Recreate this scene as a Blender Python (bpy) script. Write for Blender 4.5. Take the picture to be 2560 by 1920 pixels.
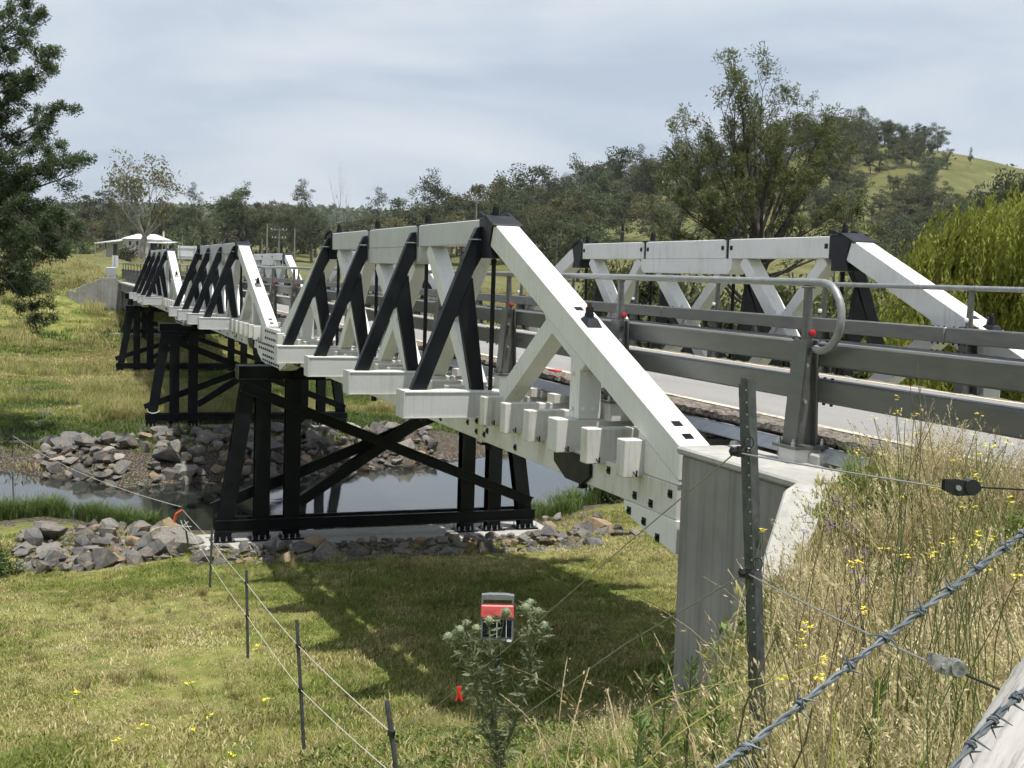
import bpy, bmesh, math, random
import numpy as np
from mathutils import Vector, Matrix, noise as mnoise

# ------------------------------------------------------------------ reset
for o in list(bpy.data.objects): bpy.data.objects.remove(o)
scene = bpy.context.scene
COL = scene.collection
rad = math.radians

# ------------------------------------------------------------------ camera
CAM = Vector((-17.675, 6.287, -0.854))
YAW, PITCH, ROLL, FPX = 0.35914, 0.08606, 0.03152, 3139.05
_f = Vector((math.cos(PITCH)*math.cos(YAW), -math.cos(PITCH)*math.sin(YAW), -math.sin(PITCH)))
_r = Vector((-math.sin(YAW), -math.cos(YAW), 0.0))
_u = _r.cross(_f)
R_ = _r*math.cos(ROLL) + _u*math.sin(ROLL)
U_ = -_r*math.sin(ROLL) + _u*math.cos(ROLL)
F_ = _f
cam_d = bpy.data.cameras.new('camera')
cam_d.sensor_width = 36.0
cam_d.lens = FPX/2560*36.0
cam_d.clip_start = 0.05
cam_d.clip_end = 9000
cam = bpy.data.objects.new('camera', cam_d); COL.objects.link(cam)
cam.matrix_world = Matrix(((R_.x, U_.x, -F_.x, CAM.x), (R_.y, U_.y, -F_.y, CAM.y), (R_.z, U_.z, -F_.z, CAM.z), (0, 0, 0, 1)))
scene.camera = cam

# ------------------------------------------------------------------ world: cloudy daylight
SUN_EL, SUN_DIR = rad(75), Vector((-0.25, -0.09, 1.0)).normalized()   # direction towards the sun
w = bpy.data.worlds.new('World'); scene.world = w; w.use_nodes = True
nt = w.node_tree; nt.nodes.clear()
def N(t, **k):
    n = nt.nodes.new(t)
    for a, b in k.items(): setattr(n, a, b)
    return n
sky = N('ShaderNodeTexSky', sky_type='NISHITA'); sky.sun_disc = False
sky.sun_elevation = SUN_EL; sky.sun_rotation = math.atan2(SUN_DIR.x, SUN_DIR.y)
sky.air_density = 1.0; sky.dust_density = 2.0
bg1 = N('ShaderNodeBackground'); bg1.inputs[1].default_value = 0.10
nt.links.new(sky.outputs[0], bg1.inputs[0])
tc = N('ShaderNodeTexCoord')
mp = N('ShaderNodeMapping'); mp.inputs['Scale'].default_value = (2.6, 2.6, 11.0); mp.inputs['Rotation'].default_value = (0.10, -0.16, 0.3)
nt.links.new(tc.outputs['Generated'], mp.inputs[0])
n1 = N('ShaderNodeTexNoise'); n1.inputs['Scale'].default_value = 1.25; n1.inputs['Detail'].default_value = 6; n1.inputs['Roughness'].default_value = 0.5; n1.inputs['Distortion'].default_value = 0.35
nt.links.new(mp.outputs[0], n1.inputs['Vector'])
cr = N('ShaderNodeValToRGB')
cr.color_ramp.elements[0].position = 0.36; cr.color_ramp.elements[0].color = (0.395, 0.46, 0.55, 1)
cr.color_ramp.elements[1].position = 0.66; cr.color_ramp.elements[1].color = (0.60, 0.635, 0.675, 1)
e = cr.color_ramp.elements.new(0.5); e.color = (0.50, 0.555, 0.625, 1)
nt.links.new(n1.outputs[0], cr.inputs[0])
bg2 = N('ShaderNodeBackground'); bg2.inputs[1].default_value = 1.0
nt.links.new(cr.outputs[0], bg2.inputs[0])
mx = N('ShaderNodeMixShader'); mx.inputs[0].default_value = 0.9
nt.links.new(bg1.outputs[0], mx.inputs[1]); nt.links.new(bg2.outputs[0], mx.inputs[2])
out = N('ShaderNodeOutputWorld'); nt.links.new(mx.outputs[0], out.inputs[0])

# ------------------------------------------------------------------ sun
sd = bpy.data.lights.new('sun', 'SUN'); sd.energy = 4.2; sd.angle = rad(0.6); sd.color = (1.0, 0.96, 0.89)
sun = bpy.data.objects.new('sun', sd); COL.objects.link(sun)
sun.rotation_euler = (-SUN_DIR).to_track_quat('-Z', 'Y').to_euler()
sun.location = (0, 0, 60)

scene.view_settings.view_transform = 'Standard'; scene.view_settings.look = 'None'
scene.view_settings.exposure = 0.4; scene.view_settings.gamma = 1.0
scene.view_settings.use_curve_mapping = False
scene.render.engine = 'CYCLES'
scene.cycles.use_adaptive_sampling = True; scene.cycles.adaptive_threshold = 0.035; scene.cycles.adaptive_min_samples = 12; scene.cycles.use_denoising = True
scene.cycles.max_bounces = 4; scene.cycles.diffuse_bounces = 3; scene.cycles.transparent_max_bounces = 4

# ------------------------------------------------------------------ helpers
def at_px(px, py, d):
    """world point seen at photo pixel (px,py) at depth d metres"""
    return CAM + (F_ + R_*((px-1280)/FPX) - U_*((py-960)/FPX))*d
def in_view(P, m=0.12):
    P = np.asarray(P); d = P - np.array(CAM)
    z = d @ np.array(F_); x = d @ np.array(R_); y = d @ np.array(U_)
    z = np.maximum(z, 1e-3)
    return (np.abs(x/z) < (1280/FPX)*(1+m)+0.25/z) & (np.abs(y/z) < (960/FPX)*(1+m)+0.3/z) & (z > 0.2)
def sstep(a, b, x):
    t = np.clip((np.asarray(x, float)-a)/(b-a), 0, 1); return t*t*(3-2*t)

def tag(o, label=None, cat=None, group=None, kind=None):
    if label: o['label'] = label
    if cat: o['category'] = cat
    if group: o['group'] = group
    if kind: o['kind'] = kind
    return o
def link(o, parent=None):
    COL.objects.link(o)
    if parent is not None:
        o.parent = parent
        o.matrix_parent_inverse = world_of(parent).inverted()
    return o
_W = {}
def world_of(o): return _W.get(o.name, Matrix.Identity(4))
def empty(name, loc=(0, 0, 0)):
    o = bpy.data.objects.new(name, None); o.empty_display_size = 0.2
    o.location = loc; COL.objects.link(o); _W[o.name] = Matrix.Translation(Vector(loc))
    return o
def put(name, mesh, parent=None, M=None):
    """link an existing mesh as an object; M = world matrix"""
    o = bpy.data.objects.new(name, mesh)
    M = M or Matrix.Identity(4)
    link(o, parent)
    o.matrix_basis = M; _W[o.name] = M.copy()
    return o
def kids(o): return [c for c in o.children]
def copy_tree(o, parent=None, delta=Vector((0, 0, 0))):
    c = o.copy(); COL.objects.link(c)
    if parent is not None:
        inv = o.matrix_parent_inverse.copy(); c.parent = parent; c.matrix_parent_inverse = inv
    else: c.location = Vector(o.location) + delta
    for ch in list(o.children): copy_tree(ch, c)
    return c

class MB:
    def __init__(s): s.v = []; s.f = []; s.m = []; s.cur = 0
    def add(s, vs, fs):
        b = len(s.v); s.v += [tuple(v) for v in vs]
        for f in fs: s.f.append(tuple(b+i for i in f)); s.m.append(s.cur)
        return s
    def box(s, x0, x1, y0, y1, z0, z1):
        v = [(x, y, z) for x in (x0, x1) for y in (y0, y1) for z in (z0, z1)]
        return s.add(v, [(0, 1, 3, 2), (4, 6, 7, 5), (0, 4, 5, 1), (2, 3, 7, 6), (0, 2, 6, 4), (1, 5, 7, 3)])
    def beam(s, p0, p1, w, h, up=(0, 0, 1)):
        p0 = Vector(p0); p1 = Vector(p1); d = (p1-p0).normalized(); up = Vector(up)
        sd_ = d.cross(up).normalized(); u = sd_.cross(d).normalized()
        v = []
        for p in (p0, p1):
            for a, b in ((-1, -1), (1, -1), (1, 1), (-1, 1)): v.append(p + sd_*(a*w/2) + u*(b*h/2))
        return s.add(v, [(3, 2, 1, 0), (4, 5, 6, 7), (0, 1, 5, 4), (1, 2, 6, 5), (2, 3, 7, 6), (3, 0, 4, 7)])
    def prism(s, poly, ax, a, b):
        """poly of 2-D points extruded along axis ax from a to b; poly coords are the two other axes in order"""
        def P(q, t):
            return {'x': (t, q[0], q[1]), 'y': (q[0], t, q[1]), 'z': (q[0], q[1], t)}[ax]
        n = len(poly); v = [P(q, a) for q in poly] + [P(q, b) for q in poly]
        f = [tuple(range(n))[::-1], tuple(range(n, 2*n))] + [(i, (i+1) % n, n+(i+1) % n, n+i) for i in range(n)]
        return s.add(v, f)
    def tube(s, pts, r, n=8, cap=True):
        pts = [Vector(p) for p in pts]; k = len(pts)
        rr = [r]*k if not hasattr(r, '__len__') else list(r)
        base = len(s.v); vs = []; fs = []
        prev = None
        for i, p in enumerate(pts):
            d = (pts[min(i+1, k-1)] - pts[max(i-1, 0)])
            d = d.normalized() if d.length > 1e-9 else Vector((0, 0, 1))
            if prev is None:
                a = d.orthogonal().normalized()
            else:
                a = (prev - d*prev.dot(d)); a = a.normalized() if a.length > 1e-6 else d.orthogonal().normalized()
            prev = a; b = d.cross(a)
            for j in range(n):
                t = 2*math.pi*j/n; vs.append(p + a*(math.cos(t)*rr[i]) + b*(math.sin(t)*rr[i]))
        for i in range(k-1):
            for j in range(n): fs.append((i*n+j, i*n+(j+1) % n, (i+1)*n+(j+1) % n, (i+1)*n+j))
        if cap: fs += [tuple(range(n))[::-1], tuple(range((k-1)*n, k*n))]
        return s.add(vs, fs)
    def cyl(s, p0, p1, r, n=10): return s.tube([p0, p1], r, n)
    def mesh(s, name, mats, bevel=0.0, smooth=False, recalc=True):
        me = bpy.data.meshes.new(name); me.from_pydata(s.v, [], s.f)
        if not isinstance(mats, (list, tuple)): mats = [mats]
        for m in mats: me.materials.append(m)
        if len(mats) > 1: me.polygons.foreach_set('material_index', s.m)
        if recalc or bevel:
            bm = bmesh.new(); bm.from_mesh(me)
            bmesh.ops.recalc_face_normals(bm, faces=bm.faces)
            if bevel:
                es = [e for e in bm.edges if len(e.link_faces) == 2 and e.calc_face_angle(0) > 0.6]
                bmesh.ops.bevel(bm, geom=es, offset=bevel, segments=1, affect='EDGES', profile=0.7)
            bm.to_mesh(me); bm.free()
        if smooth:
            me.polygons.foreach_set('use_smooth', [True]*len(me.polygons))
            try: me.set_sharp_from_angle(angle=rad(40))
            except Exception: pass
        me.update(); return me
    def build(s, name, mats, parent=None, bevel=0.0, smooth=False, M=None):
        return put(name, s.mesh(name, mats, bevel, smooth), parent, M)

def arr_mesh(name, V, Fq, mats, attrs=None):
    """fast mesh from numpy arrays; Fq (n,3) or (n,4)"""
    me = bpy.data.meshes.new(name)
    V = np.asarray(V, np.float32); Fq = np.asarray(Fq, np.int32); k = Fq.shape[1]
    me.vertices.add(len(V)); me.vertices.foreach_set('co', V.ravel())
    me.loops.add(Fq.size); me.loops.foreach_set('vertex_index', Fq.ravel())
    me.polygons.add(len(Fq))
    me.polygons.foreach_set('loop_start', np.arange(0, Fq.size, k, dtype=np.int32))
    me.polygons.foreach_set('loop_total', np.full(len(Fq), k, np.int32))
    if not isinstance(mats, (list, tuple)): mats = [mats]
    for m in mats: me.materials.append(m)
    me.update(calc_edges=True)
    for nm, (dom, a) in (attrs or {}).items():
        a = np.asarray(a, np.float32)
        if a.ndim == 1:
            at = me.attributes.new(nm, 'FLOAT', dom); at.data.foreach_set('value', a)
        else:
            at = me.attributes.new(nm, 'FLOAT_COLOR', dom)
            if a.shape[1] == 3: a = np.concatenate([a, np.ones((len(a), 1), np.float32)], 1)
            at.data.foreach_set('color', a.ravel())
    return me

# ------------------------------------------------------------------ materials
def mat(name, col, rough=0.6, metal=0.0, spec=0.5):
    m = bpy.data.materials.new(name); m.use_nodes = True
    b = m.node_tree.nodes['Principled BSDF']
    b.inputs['Base Color'].default_value = (*col, 1); b.inputs['Roughness'].default_value = rough
    b.inputs['Metallic'].default_value = metal; b.inputs['Specular IOR Level'].default_value = spec
    return m
class G:
    """tiny node-graph helper"""
    def __init__(s, m): s.m = m; s.t = m.node_tree; s.b = s.t.nodes.get('Principled BSDF'); s.o = s.t.nodes['Material Output']
    def n(s, t, ins=None, **k):
        x = s.t.nodes.new(t)
        for a, b in k.items(): setattr(x, a, b)
        for a, b in (ins or {}).items():
            if isinstance(b, bpy.types.NodeSocket): s.t.links.new(b, x.inputs[a])
            else: x.inputs[a].default_value = b
        return x
    def lk(s, a, b): s.t.links.new(a, b)
    def noise(s, scale, vec=None, detail=4, rough=0.55, dist=0.0):
        x = s.n('ShaderNodeTexNoise', {'Scale': scale, 'Detail': detail, 'Roughness': rough, 'Distortion': dist})
        if vec is not None: s.lk(vec, x.inputs['Vector'])
        return x.outputs[0]
    def pos(s, scale=(1, 1, 1), kind='Position', rot=(0, 0, 0)):
        src = s.n('ShaderNodeNewGeometry').outputs['Position'] if kind == 'Position' else s.n('ShaderNodeTexCoord').outputs[kind]
        mpn = s.n('ShaderNodeMapping', {'Scale': scale, 'Rotation': rot}); s.lk(src, mpn.inputs[0]); return mpn.outputs[0]
    def ramp(s, fac, stops):
        x = s.n('ShaderNodeValToRGB'); el = x.color_ramp.elements
        while len(el) > 1: el.remove(el[-1])
        el[0].position = stops[0][0]; el[0].color = (*stops[0][1], 1)
        for p, c in stops[1:]:
            q = el.new(p); q.color = (*c, 1)
        s.lk(fac, x.inputs[0]); return x.outputs[0]
    def mix(s, fac, a, b, typ='MIX'):
        x = s.n('ShaderNodeMix', data_type='RGBA', blend_type=typ)
        for sock, val in ((x.inputs[0], fac), (x.inputs[6], a), (x.inputs[7], b)):
            if isinstance(val, bpy.types.NodeSocket): s.lk(val, sock)
            elif isinstance(val, tuple): sock.default_value = (*val, 1)
            else: sock.default_value = val
        return x.outputs[2]
    def math(s, op, a, b=0.0):
        x = s.n('ShaderNodeMath', operation=op)
        for i, v in enumerate((a, b)):
            if isinstance(v, bpy.types.NodeSocket): s.lk(v, x.inputs[i])
            else: x.inputs[i].default_value = v
        return x.outputs[0]
    def bump(s, h, strength=0.3, dist=0.02):
        x = s.n('ShaderNodeBump', {'Strength': strength, 'Distance': dist, 'Height': h}); s.lk(x.outputs[0], s.b.inputs['Normal'])
    def color(s, c): s.lk(c, s.b.inputs['Base Color'])
    def rough(s, c): s.lk(c, s.b.inputs['Roughness'])
    def rng(s, f, a, b, c, d):
        x = s.n('ShaderNodeMapRange', {'From Min': a, 'From Max': b, 'To Min': c, 'To Max': d}); s.lk(f, x.inputs[0]); return x.outputs[0]

def m_white(name='white_timber', base=(0.74, 0.74, 0.715), grime=(0.52, 0.51, 0.46), amt=0.42):
    m = mat(name, base, 0.55, spec=0.35); g = G(m)
    n_big = g.noise(1.3, g.pos((1, 1, 1)), 5)
    n_str = g.noise(6.0, g.pos((3.0, 3.0, 0.35)), 4)
    fac = g.math('MULTIPLY', g.rng(n_big, 0.42, 0.75, 0, 1), g.rng(n_str, 0.4, 0.75, 0.1, 1))
    c = g.mix(g.math('MULTIPLY', fac, amt*1.6), base, grime)
    fine = g.noise(60, g.pos((1, 1, 0.3)), 3)
    c = g.mix(g.rng(fine, 0.55, 0.8, 0, 0.3), c, (0.40, 0.39, 0.35))
    stn = g.noise(5.0, g.pos((2.2, 2.2, 0.12)), 5, .6); msk = g.noise(.55, g.pos(), 3)
    c = g.mix(g.math('MULTIPLY', g.rng(stn, .56, .74, 0, 1), g.rng(msk, .45, .65, 0, amt*.8)), c, (0.30, 0.25, 0.18))
    crk = g.noise(3.2, g.pos((.5, 6, 9)), 4, .7); c = g.mix(g.rng(crk, .68, .72, 0, .45), c, (0.22, 0.21, 0.19))
    g.color(c); g.bump(g.noise(30, g.pos((1, 1, .25)), 4), 0.12, 0.01)
    return m
M_WHITE = m_white(amt=.62)
M_WHITE2 = m_white('white_timber_weathered', (0.66, 0.65, 0.61), (0.36, 0.34, 0.285), 0.85)
M_SILVER = m_white('silver_painted_timber', (0.56, 0.57, 0.575), (0.40, 0.40, 0.385), 0.6)
M_PLATEW = m_white('white_steel_plate', (0.74, 0.74, 0.71), (0.5, 0.48, 0.42), 0.5)
def m_black(name, c=(0.0045, 0.006, 0.008), rough=0.40):
    m = mat(name, c, rough, spec=.28); g = G(m)
    n_ = g.noise(3.0, g.pos(), 6)
    g.color(g.mix(g.rng(n_, 0.5, 0.8, 0, 0.6), c, tuple(2.6*x for x in c)))
    g.rough(g.rng(n_, 0.3, 0.7, rough-0.1, rough+0.2)); return m
M_BLACK = m_black('black_steel')
M_CAST = m_black('black_casting', (0.010, 0.011, 0.015), 0.36)
M_RUST = mat('rusty_thread', (0.055, 0.028, 0.018), 0.8)
def m_rail():
    m = mat('grey_rail_paint', (0.13, 0.135, 0.125), 0.42, 0.35); g = G(m)
    n_ = g.noise(4, g.pos((0.6, 1, 3)), 5)
    g.color(g.mix(g.rng(n_, .35, .75, 0, 1), (0.125, 0.13, 0.122), (0.175, 0.175, 0.16)))
    g.rough(g.rng(n_, .3, .7, .36, .52)); return m
M_RAIL = m_rail()
def m_galv(name, a, b, rough=0.45, metal=0.6, sc=14):
    m = mat(name, a, rough, metal); g = G(m)
    n_ = g.noise(sc, g.pos(), 5)
    g.color(g.mix(g.rng(n_, .35, .7, 0, 1), a, b)); g.rough(g.rng(n_, .3, .7, rough-.08, rough+.12)); return m
M_PIPE = m_galv('galvanised_pipe', (0.25, 0.26, 0.26), (0.34, 0.35, 0.35), 0.48, 0.45)
M_GALV = m_galv('galvanised_steel', (0.33, 0.35, 0.37), (0.45, 0.47, 0.49), 0.5, 0.3, 8)
M_BOLT = m_galv('bright_bolt', (0.6, 0.6, 0.6), (0.45, 0.45, 0.45), 0.3, 0.9, 30)
M_STAR = m_galv('weathered_picket', (0.06, 0.07, 0.07), (0.13, 0.14, 0.14), 0.5, 0.4, 25)
M_WIRE = m_galv('fence_wire', (0.30, 0.31, 0.31), (0.42, 0.42, 0.40), 0.4, 0.6, 60)
M_BARB = m_galv('barbed_wire', (0.085, 0.105, 0.12), (0.185, 0.205, 0.215), 0.55, 0.3, 60)
def m_concrete(name, base, dark, board=False, sc=1.0):
    m = mat(name, base, 0.85, spec=0.25); g = G(m)
    n_ = g.noise(1.1*sc, g.pos(), 7, .6)
    st = g.noise(4, g.pos((2.2, 2.2, 0.15)), 5)
    c = g.mix(g.rng(n_, .35, .7, 0, 1), base, dark)
    c = g.mix(g.rng(st, .45, .8, 0, .55), c, tuple(0.5*x for x in dark))
    g.color(c)
    h = g.noise(40, g.pos(), 5)
    if board:
        bx_ = g.noise(9, g.pos((1, 1, 0.02)), 2, .5)
        h = g.math('ADD', g.math('MULTIPLY', h, .5), g.math('MULTIPLY', bx_, .5))
        g.color(g.mix(g.rng(bx_, .33, .44, .35, 0), c, tuple(0.55*x for x in dark)))
    g.bump(h, 0.3, 0.01); return m
M_CONC = m_concrete('concrete', (0.46, 0.45, 0.42), (0.34, 0.33, 0.305))
M_CONCB = m_concrete('board_marked_concrete', (0.33, 0.325, 0.31), (0.225, 0.22, 0.205), True)
def m_asphalt():
    m = mat('weathered_asphalt', (0.27, 0.265, 0.255), 0.9, spec=.2); g = G(m)
    n_ = g.noise(0.8, g.pos((.35, 1.4, 1)), 6); f_ = g.noise(90, g.pos(), 3)
    c = g.mix(g.rng(n_, .3, .7, 0, 1), (0.25, 0.245, 0.24), (0.32, 0.31, 0.295))
    c = g.mix(g.rng(f_, .4, .7, 0, .5), c, (0.16, 0.155, 0.15)); g.color(c)
    g.bump(f_, 0.4, 0.01); return m
M_ASPH = m_asphalt()
def m_edge():
    m = mat('ragged_bitumen_edge', (0.16, 0.14, 0.12), 0.95, spec=.15); g = G(m)
    f_ = g.noise(22, g.pos(), 5, .65); n_ = g.noise(2.5, g.pos(), 4)
    c = g.ramp(f_, [(.33, (.045, .04, .036)), (.5, (.17, .145, .12)), (.68, (.34, .30, .25))])
    g.color(g.mix(g.rng(n_, .4, .7, 0, .5), c, (.26, .24, .21))); g.bump(f_, .9, .03); return m
M_EDGE = m_edge()
M_LINE = m_white('worn_road_line', (0.72, 0.66, 0.5), (0.22, 0.21, 0.2), 1.4)
M_TIMB = m_concrete('dark_deck_timber', (0.075, 0.052, 0.036), (0.035, 0.026, 0.02), True)
M_GREYT = m_concrete('grey_weathered_timber', (0.36, 0.345, 0.33), (0.2, 0.19, 0.18), False, 3)
M_PVC = mat('white_drain_pipe', (0.62, 0.62, 0.60), 0.5)
M_RED = mat('red_reflector', (0.42, 0.015, 0.025), 0.45)
M_WREF = mat('white_reflector', (0.8, 0.8, 0.8), 0.25)
# ------------------------------------------------------------------ bridge frame (metres): x along the bridge, near truss at y=0, far truss y=-W
W = 6.137; D = 25.43; HB = 0.18; ROADZ = -2.25; WATER = -9.33
PIERX = [17.97, 17.97+D, 17.97+2*D]

# ------------------------------------------------------------------ terrain
NEAR_Y = [-60, -40, -13.7, -9.4, 0, 3, 6.3, 7.6, 20, 60]; NEAR_X = [46, 38, 26.4, 22.5, 22.6, 23.6, 26.3, 26.0, 24, 22]
FAR_Y = [-60, -40, -13.6, -8.6, -2.8, 3.3, 4.9, 7.9, 20, 60]; FAR_X = [60, 50, 37.2, 35, 33, 31.6, 33.5, 35.8, 42, 50]
def vnoise(x, y, s, seed=0.0):
    x = np.asarray(x, float)/s + seed*17.3; y = np.asarray(y, float)/s - seed*9.1
    xi = np.floor(x); yi = np.floor(y); fx = x-xi; fy = y-yi
    fx = fx*fx*(3-2*fx); fy = fy*fy*(3-2*fy)
    def hsh(a, b):
        t = np.sin(a*127.1+b*311.7+seed*74.7)*43758.5453; return t-np.floor(t)
    return (hsh(xi, yi)*(1-fx)+hsh(xi+1, yi)*fx)*(1-fy)+(hsh(xi, yi+1)*(1-fx)+hsh(xi+1, yi+1)*fx)*fy*1.0
def H(x, y):
    x = np.asarray(x, float); y = np.asarray(y, float); x, y = np.broadcast_arrays(x, y)
    # near bank: profile along x, the crest falls away to the left (y>3)
    sh = 3.2*sstep(2.6, 6.0, y) - 0.8*sstep(-0.6, -3, y)*0
    s = x + sh*sstep(-17.5, -12.5, x)
    zn = np.interp(s, [-200, -18, -14.2, -12.2, -10.6, -9.2, -6.5, -4, -1, 1.5, 5, 8, 12, 15, 18, 60], [-2.3, -2.42, -2.6, -3.15, -3.95, -4.7, -5.45, -6.4, -7.2, -7.55, -7.85, -8.02, -8.28, -8.55, -8.8, -8.9])
    tn = np.interp(y, NEAR_Y, NEAR_X) - x
    zs = np.interp(tn, [-12, -4, -1.2, 0, 1.2, 3.5, 6, 9, 14], [-10.6, -10.4, -9.8, -9.36, -9.05, -8.85, -8.5, -7.6, 0])
    zn = np.minimum(zn, zs)
    # far bank
    tf = x - np.interp(y, FAR_Y, FAR_X)
    zf = np.interp(tf, [-12, -4, -1.2, 0, 1.5, 5, 9, 16, 30], [-10.6, -10.4, -9.8, -9.36, -9.08, -8.85, -8.6, -8.4, -8.2])
    zl = np.interp(x, [60, 69, 76, 82, 87, 91, 95, 100, 110, 130, 200, 310, 420, 700], [-8.2, -8.0, -7.3, -6.4, -5.8, -5.3, -4.4, -3.4, -2.6, -1.9, -0.9, 0.8, 2.5, 6])
    zl = zl + 1.2*sstep(6, 18, y)*sstep(45, 62, x)*(1-sstep(72, 84, x)) + 1.35*sstep(.4, 5.2, y)*sstep(80, 90, x)*(1-sstep(98, 108, x))
    zr = np.interp(x, [60, 90, 140, 220, 320, 450, 700], [-8.1, -7.2, -5.6, -3.0, 0.8, 6.5, 12])
    k = sstep(-7.5, -15, y)
    zfar = np.maximum(zf, np.where(x > 60, zl*(1-k)+zr*k, -99))
    z = np.where(tf > -4, np.where(x > 55, np.maximum(zf, zl*(1-k)+zr*k), zf), zn)
    z = np.where(tf <= -4, np.minimum(zn, 99), z)
    # road embankments; the near one is held by the splayed wing wall
    cor = 1 - sstep(3.3, 5.6, np.abs(y + W/2))
    zc = np.interp(y, [-30, -9.5, -6.6, .3, 1.3, 2.4, 4], [-6, -4.5, -2.36, -2.36, -3.0, -3.25, -3.6])
    m_ = sstep(-.12, .30, -8.62 - x - np.maximum(y, 0.0)*1.0)*(1-sstep(1.8, 3.4, y))
    zc = zc - .35*(sstep(-1.1, -.5, y)*(1-sstep(-.1, .5, y)))*sstep(-10.2, -9.0, x)
    z = np.where(x < -7.4, np.maximum(z, z*(1-m_) + zc*m_), z)
    zc2 = np.interp(y, [-30, -14, -9.5, -W-.6, .6, 1.7, 4.3, 7, 30], [-6, -4.5, -3.2, -2.36, -2.3, -2.4, -3.45, -3.6, -3.6]); m2 = (1-sstep(5, 9, np.abs(y + W/2) - 1.5))*(1-sstep(130, 160, x))
    z = np.where(x > 91.75, np.maximum(z, z*(1-m2) + zc2*m2), z)
    z = np.where((x > 91.75), np.maximum(z, z*(1-cor) + (-2.36)*cor), z)
    # hill to the right (laid out along and across the valley), distant ridge
    dep = (x-CAM.x)*_f.x + (y-CAM.y)*_f.y; lat = (x-CAM.x)*_r.x + (y-CAM.y)*_r.y
    dd = dep - 690.0; sdp = np.where(dd < 0, 118.0, 400.0)
    ridge = np.interp(lat, [(p_-1280)/FPX*690 for p_ in (700, 900, 1000, 1100, 1200, 1300, 1400, 1500, 1600, 1700, 1800, 1900, 2000, 2100, 2200, 2300, 2370, 2470, 2560, 2700, 3000, 3400)], [0, 0, 4, 9, 15, 22, 30, 40, 42, 45, 51, 58, 66, 69, 66, 63, 60, 55, 46, 34, 12, 0])
    z = z + (ridge + 5*(vnoise(x, y, 60, 15)-.5)*(ridge > 8))*np.exp(-0.5*(dd/sdp)**2)
    r = np.hypot(x, y)
    z = z + sstep(900, 1900, r)*(34 + 34*vnoise(x, y, 420, 3) + 14*vnoise(x, y, 150, 5))
    z = z + .38*np.exp(-((tf-4.2)/2.6)**2)*(1-sstep(4.6, 6.8, y))*sstep(-14, -11, y)*(tf > -1)
    # small undulation
    loc = sstep(-14, -10, x)
    z = z + loc*(0.16*(vnoise(x, y, 2.7, 1)-.5) + 0.05*(vnoise(x, y, .8, 2)-.5))*np.where(r > 90, 3, 1)
    return z
def hz(x, y): return float(H(x, y))

def build_ground():
    # one polar sheet round the camera: fine inside the field of view, coarse elsewhere
    az0 = math.atan2(F_.y, F_.x); half = rad(30)
    a_f = np.linspace(-half, half, 300); a_c = np.linspace(half, 2*math.pi-half, 62)[1:-1]
    az = az0 + np.concatenate([a_f, a_c]); nA = len(az)
    rr = [0.5]
    while rr[-1] < 3600: rr.append(rr[-1]*(1.028 if rr[-1] < 130 else 1.045))
    rr = np.array(rr); nR = len(rr)
    A, Rr = np.meshgrid(az, rr)
    X = CAM.x + Rr*np.cos(A); Y = CAM.y + Rr*np.sin(A); Z = H(X, Y)
    V = np.stack([X.ravel(), Y.ravel(), Z.ravel()], 1)
    V = np.concatenate([V, [[CAM.x, CAM.y, float(H(CAM.x, CAM.y))]]])
    i = np.arange(nR-1)[:, None]; j = np.arange(nA)[None, :]; j2 = (j+1) % nA
    Fq = np.stack(np.broadcast_arrays(i*nA+j, i*nA+j2, (i+1)*nA+j2, (i+1)*nA+j), -1).reshape(-1, 4)
    c = len(V)-1
    tn = np.interp(V[:, 1], NEAR_Y, NEAR_X) - V[:, 0]; tf = V[:, 0] - np.interp(V[:, 1], FAR_Y, FAR_X)
    grav = ((tn > -14) & (tn < 40))*np.clip(1 - np.abs(tn-1.5)/4.5, 0, 1)*0.75
    grav = np.maximum(grav, np.clip(1 - np.abs(tf-3)/9.5, 0, 1)*((tf > -12)*1.0))
    bar = np.exp(-(((V[:, 0]-41)/6)**2+((V[:, 1]-7.5)/3.0)**2)); grav = np.maximum(grav, bar)
    path = np.exp(-((V[:, 1]-(5.5+0.04*(V[:, 0]-44)))/1.4)**2)*sstep(40, 46, V[:, 0])*(1-sstep(60, 74, V[:, 0])); grav = np.maximum(grav, .55*path)
    far = sstep(60, 240, np.hypot(V[:, 0], V[:, 1]))
    wood = sstep(900, 1300, np.hypot(V[:, 0], V[:, 1]))
    me = arr_mesh('ground', V, Fq, M_GROUND, {'gm': ('POINT', np.stack([grav, far, wood], 1))})
    me.polygons.foreach_set('use_smooth', [True]*len(me.polygons))
    # the cap under the camera
    bm = bmesh.new(); bm.from_mesh(me); bm.verts.ensure_lookup_table()
    for jj in range(nA): bm.faces.new((bm.verts[c], bm.verts[jj], bm.verts[(jj+1) % nA]))
    bmesh.ops.recalc_face_normals(bm, faces=bm.faces); bm.to_mesh(me); bm.free()
    o = put('ground', me); tag(o, 'grassy river flat and banks rising to paddocks and hills', 'ground', kind='structure')
    return o

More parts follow.
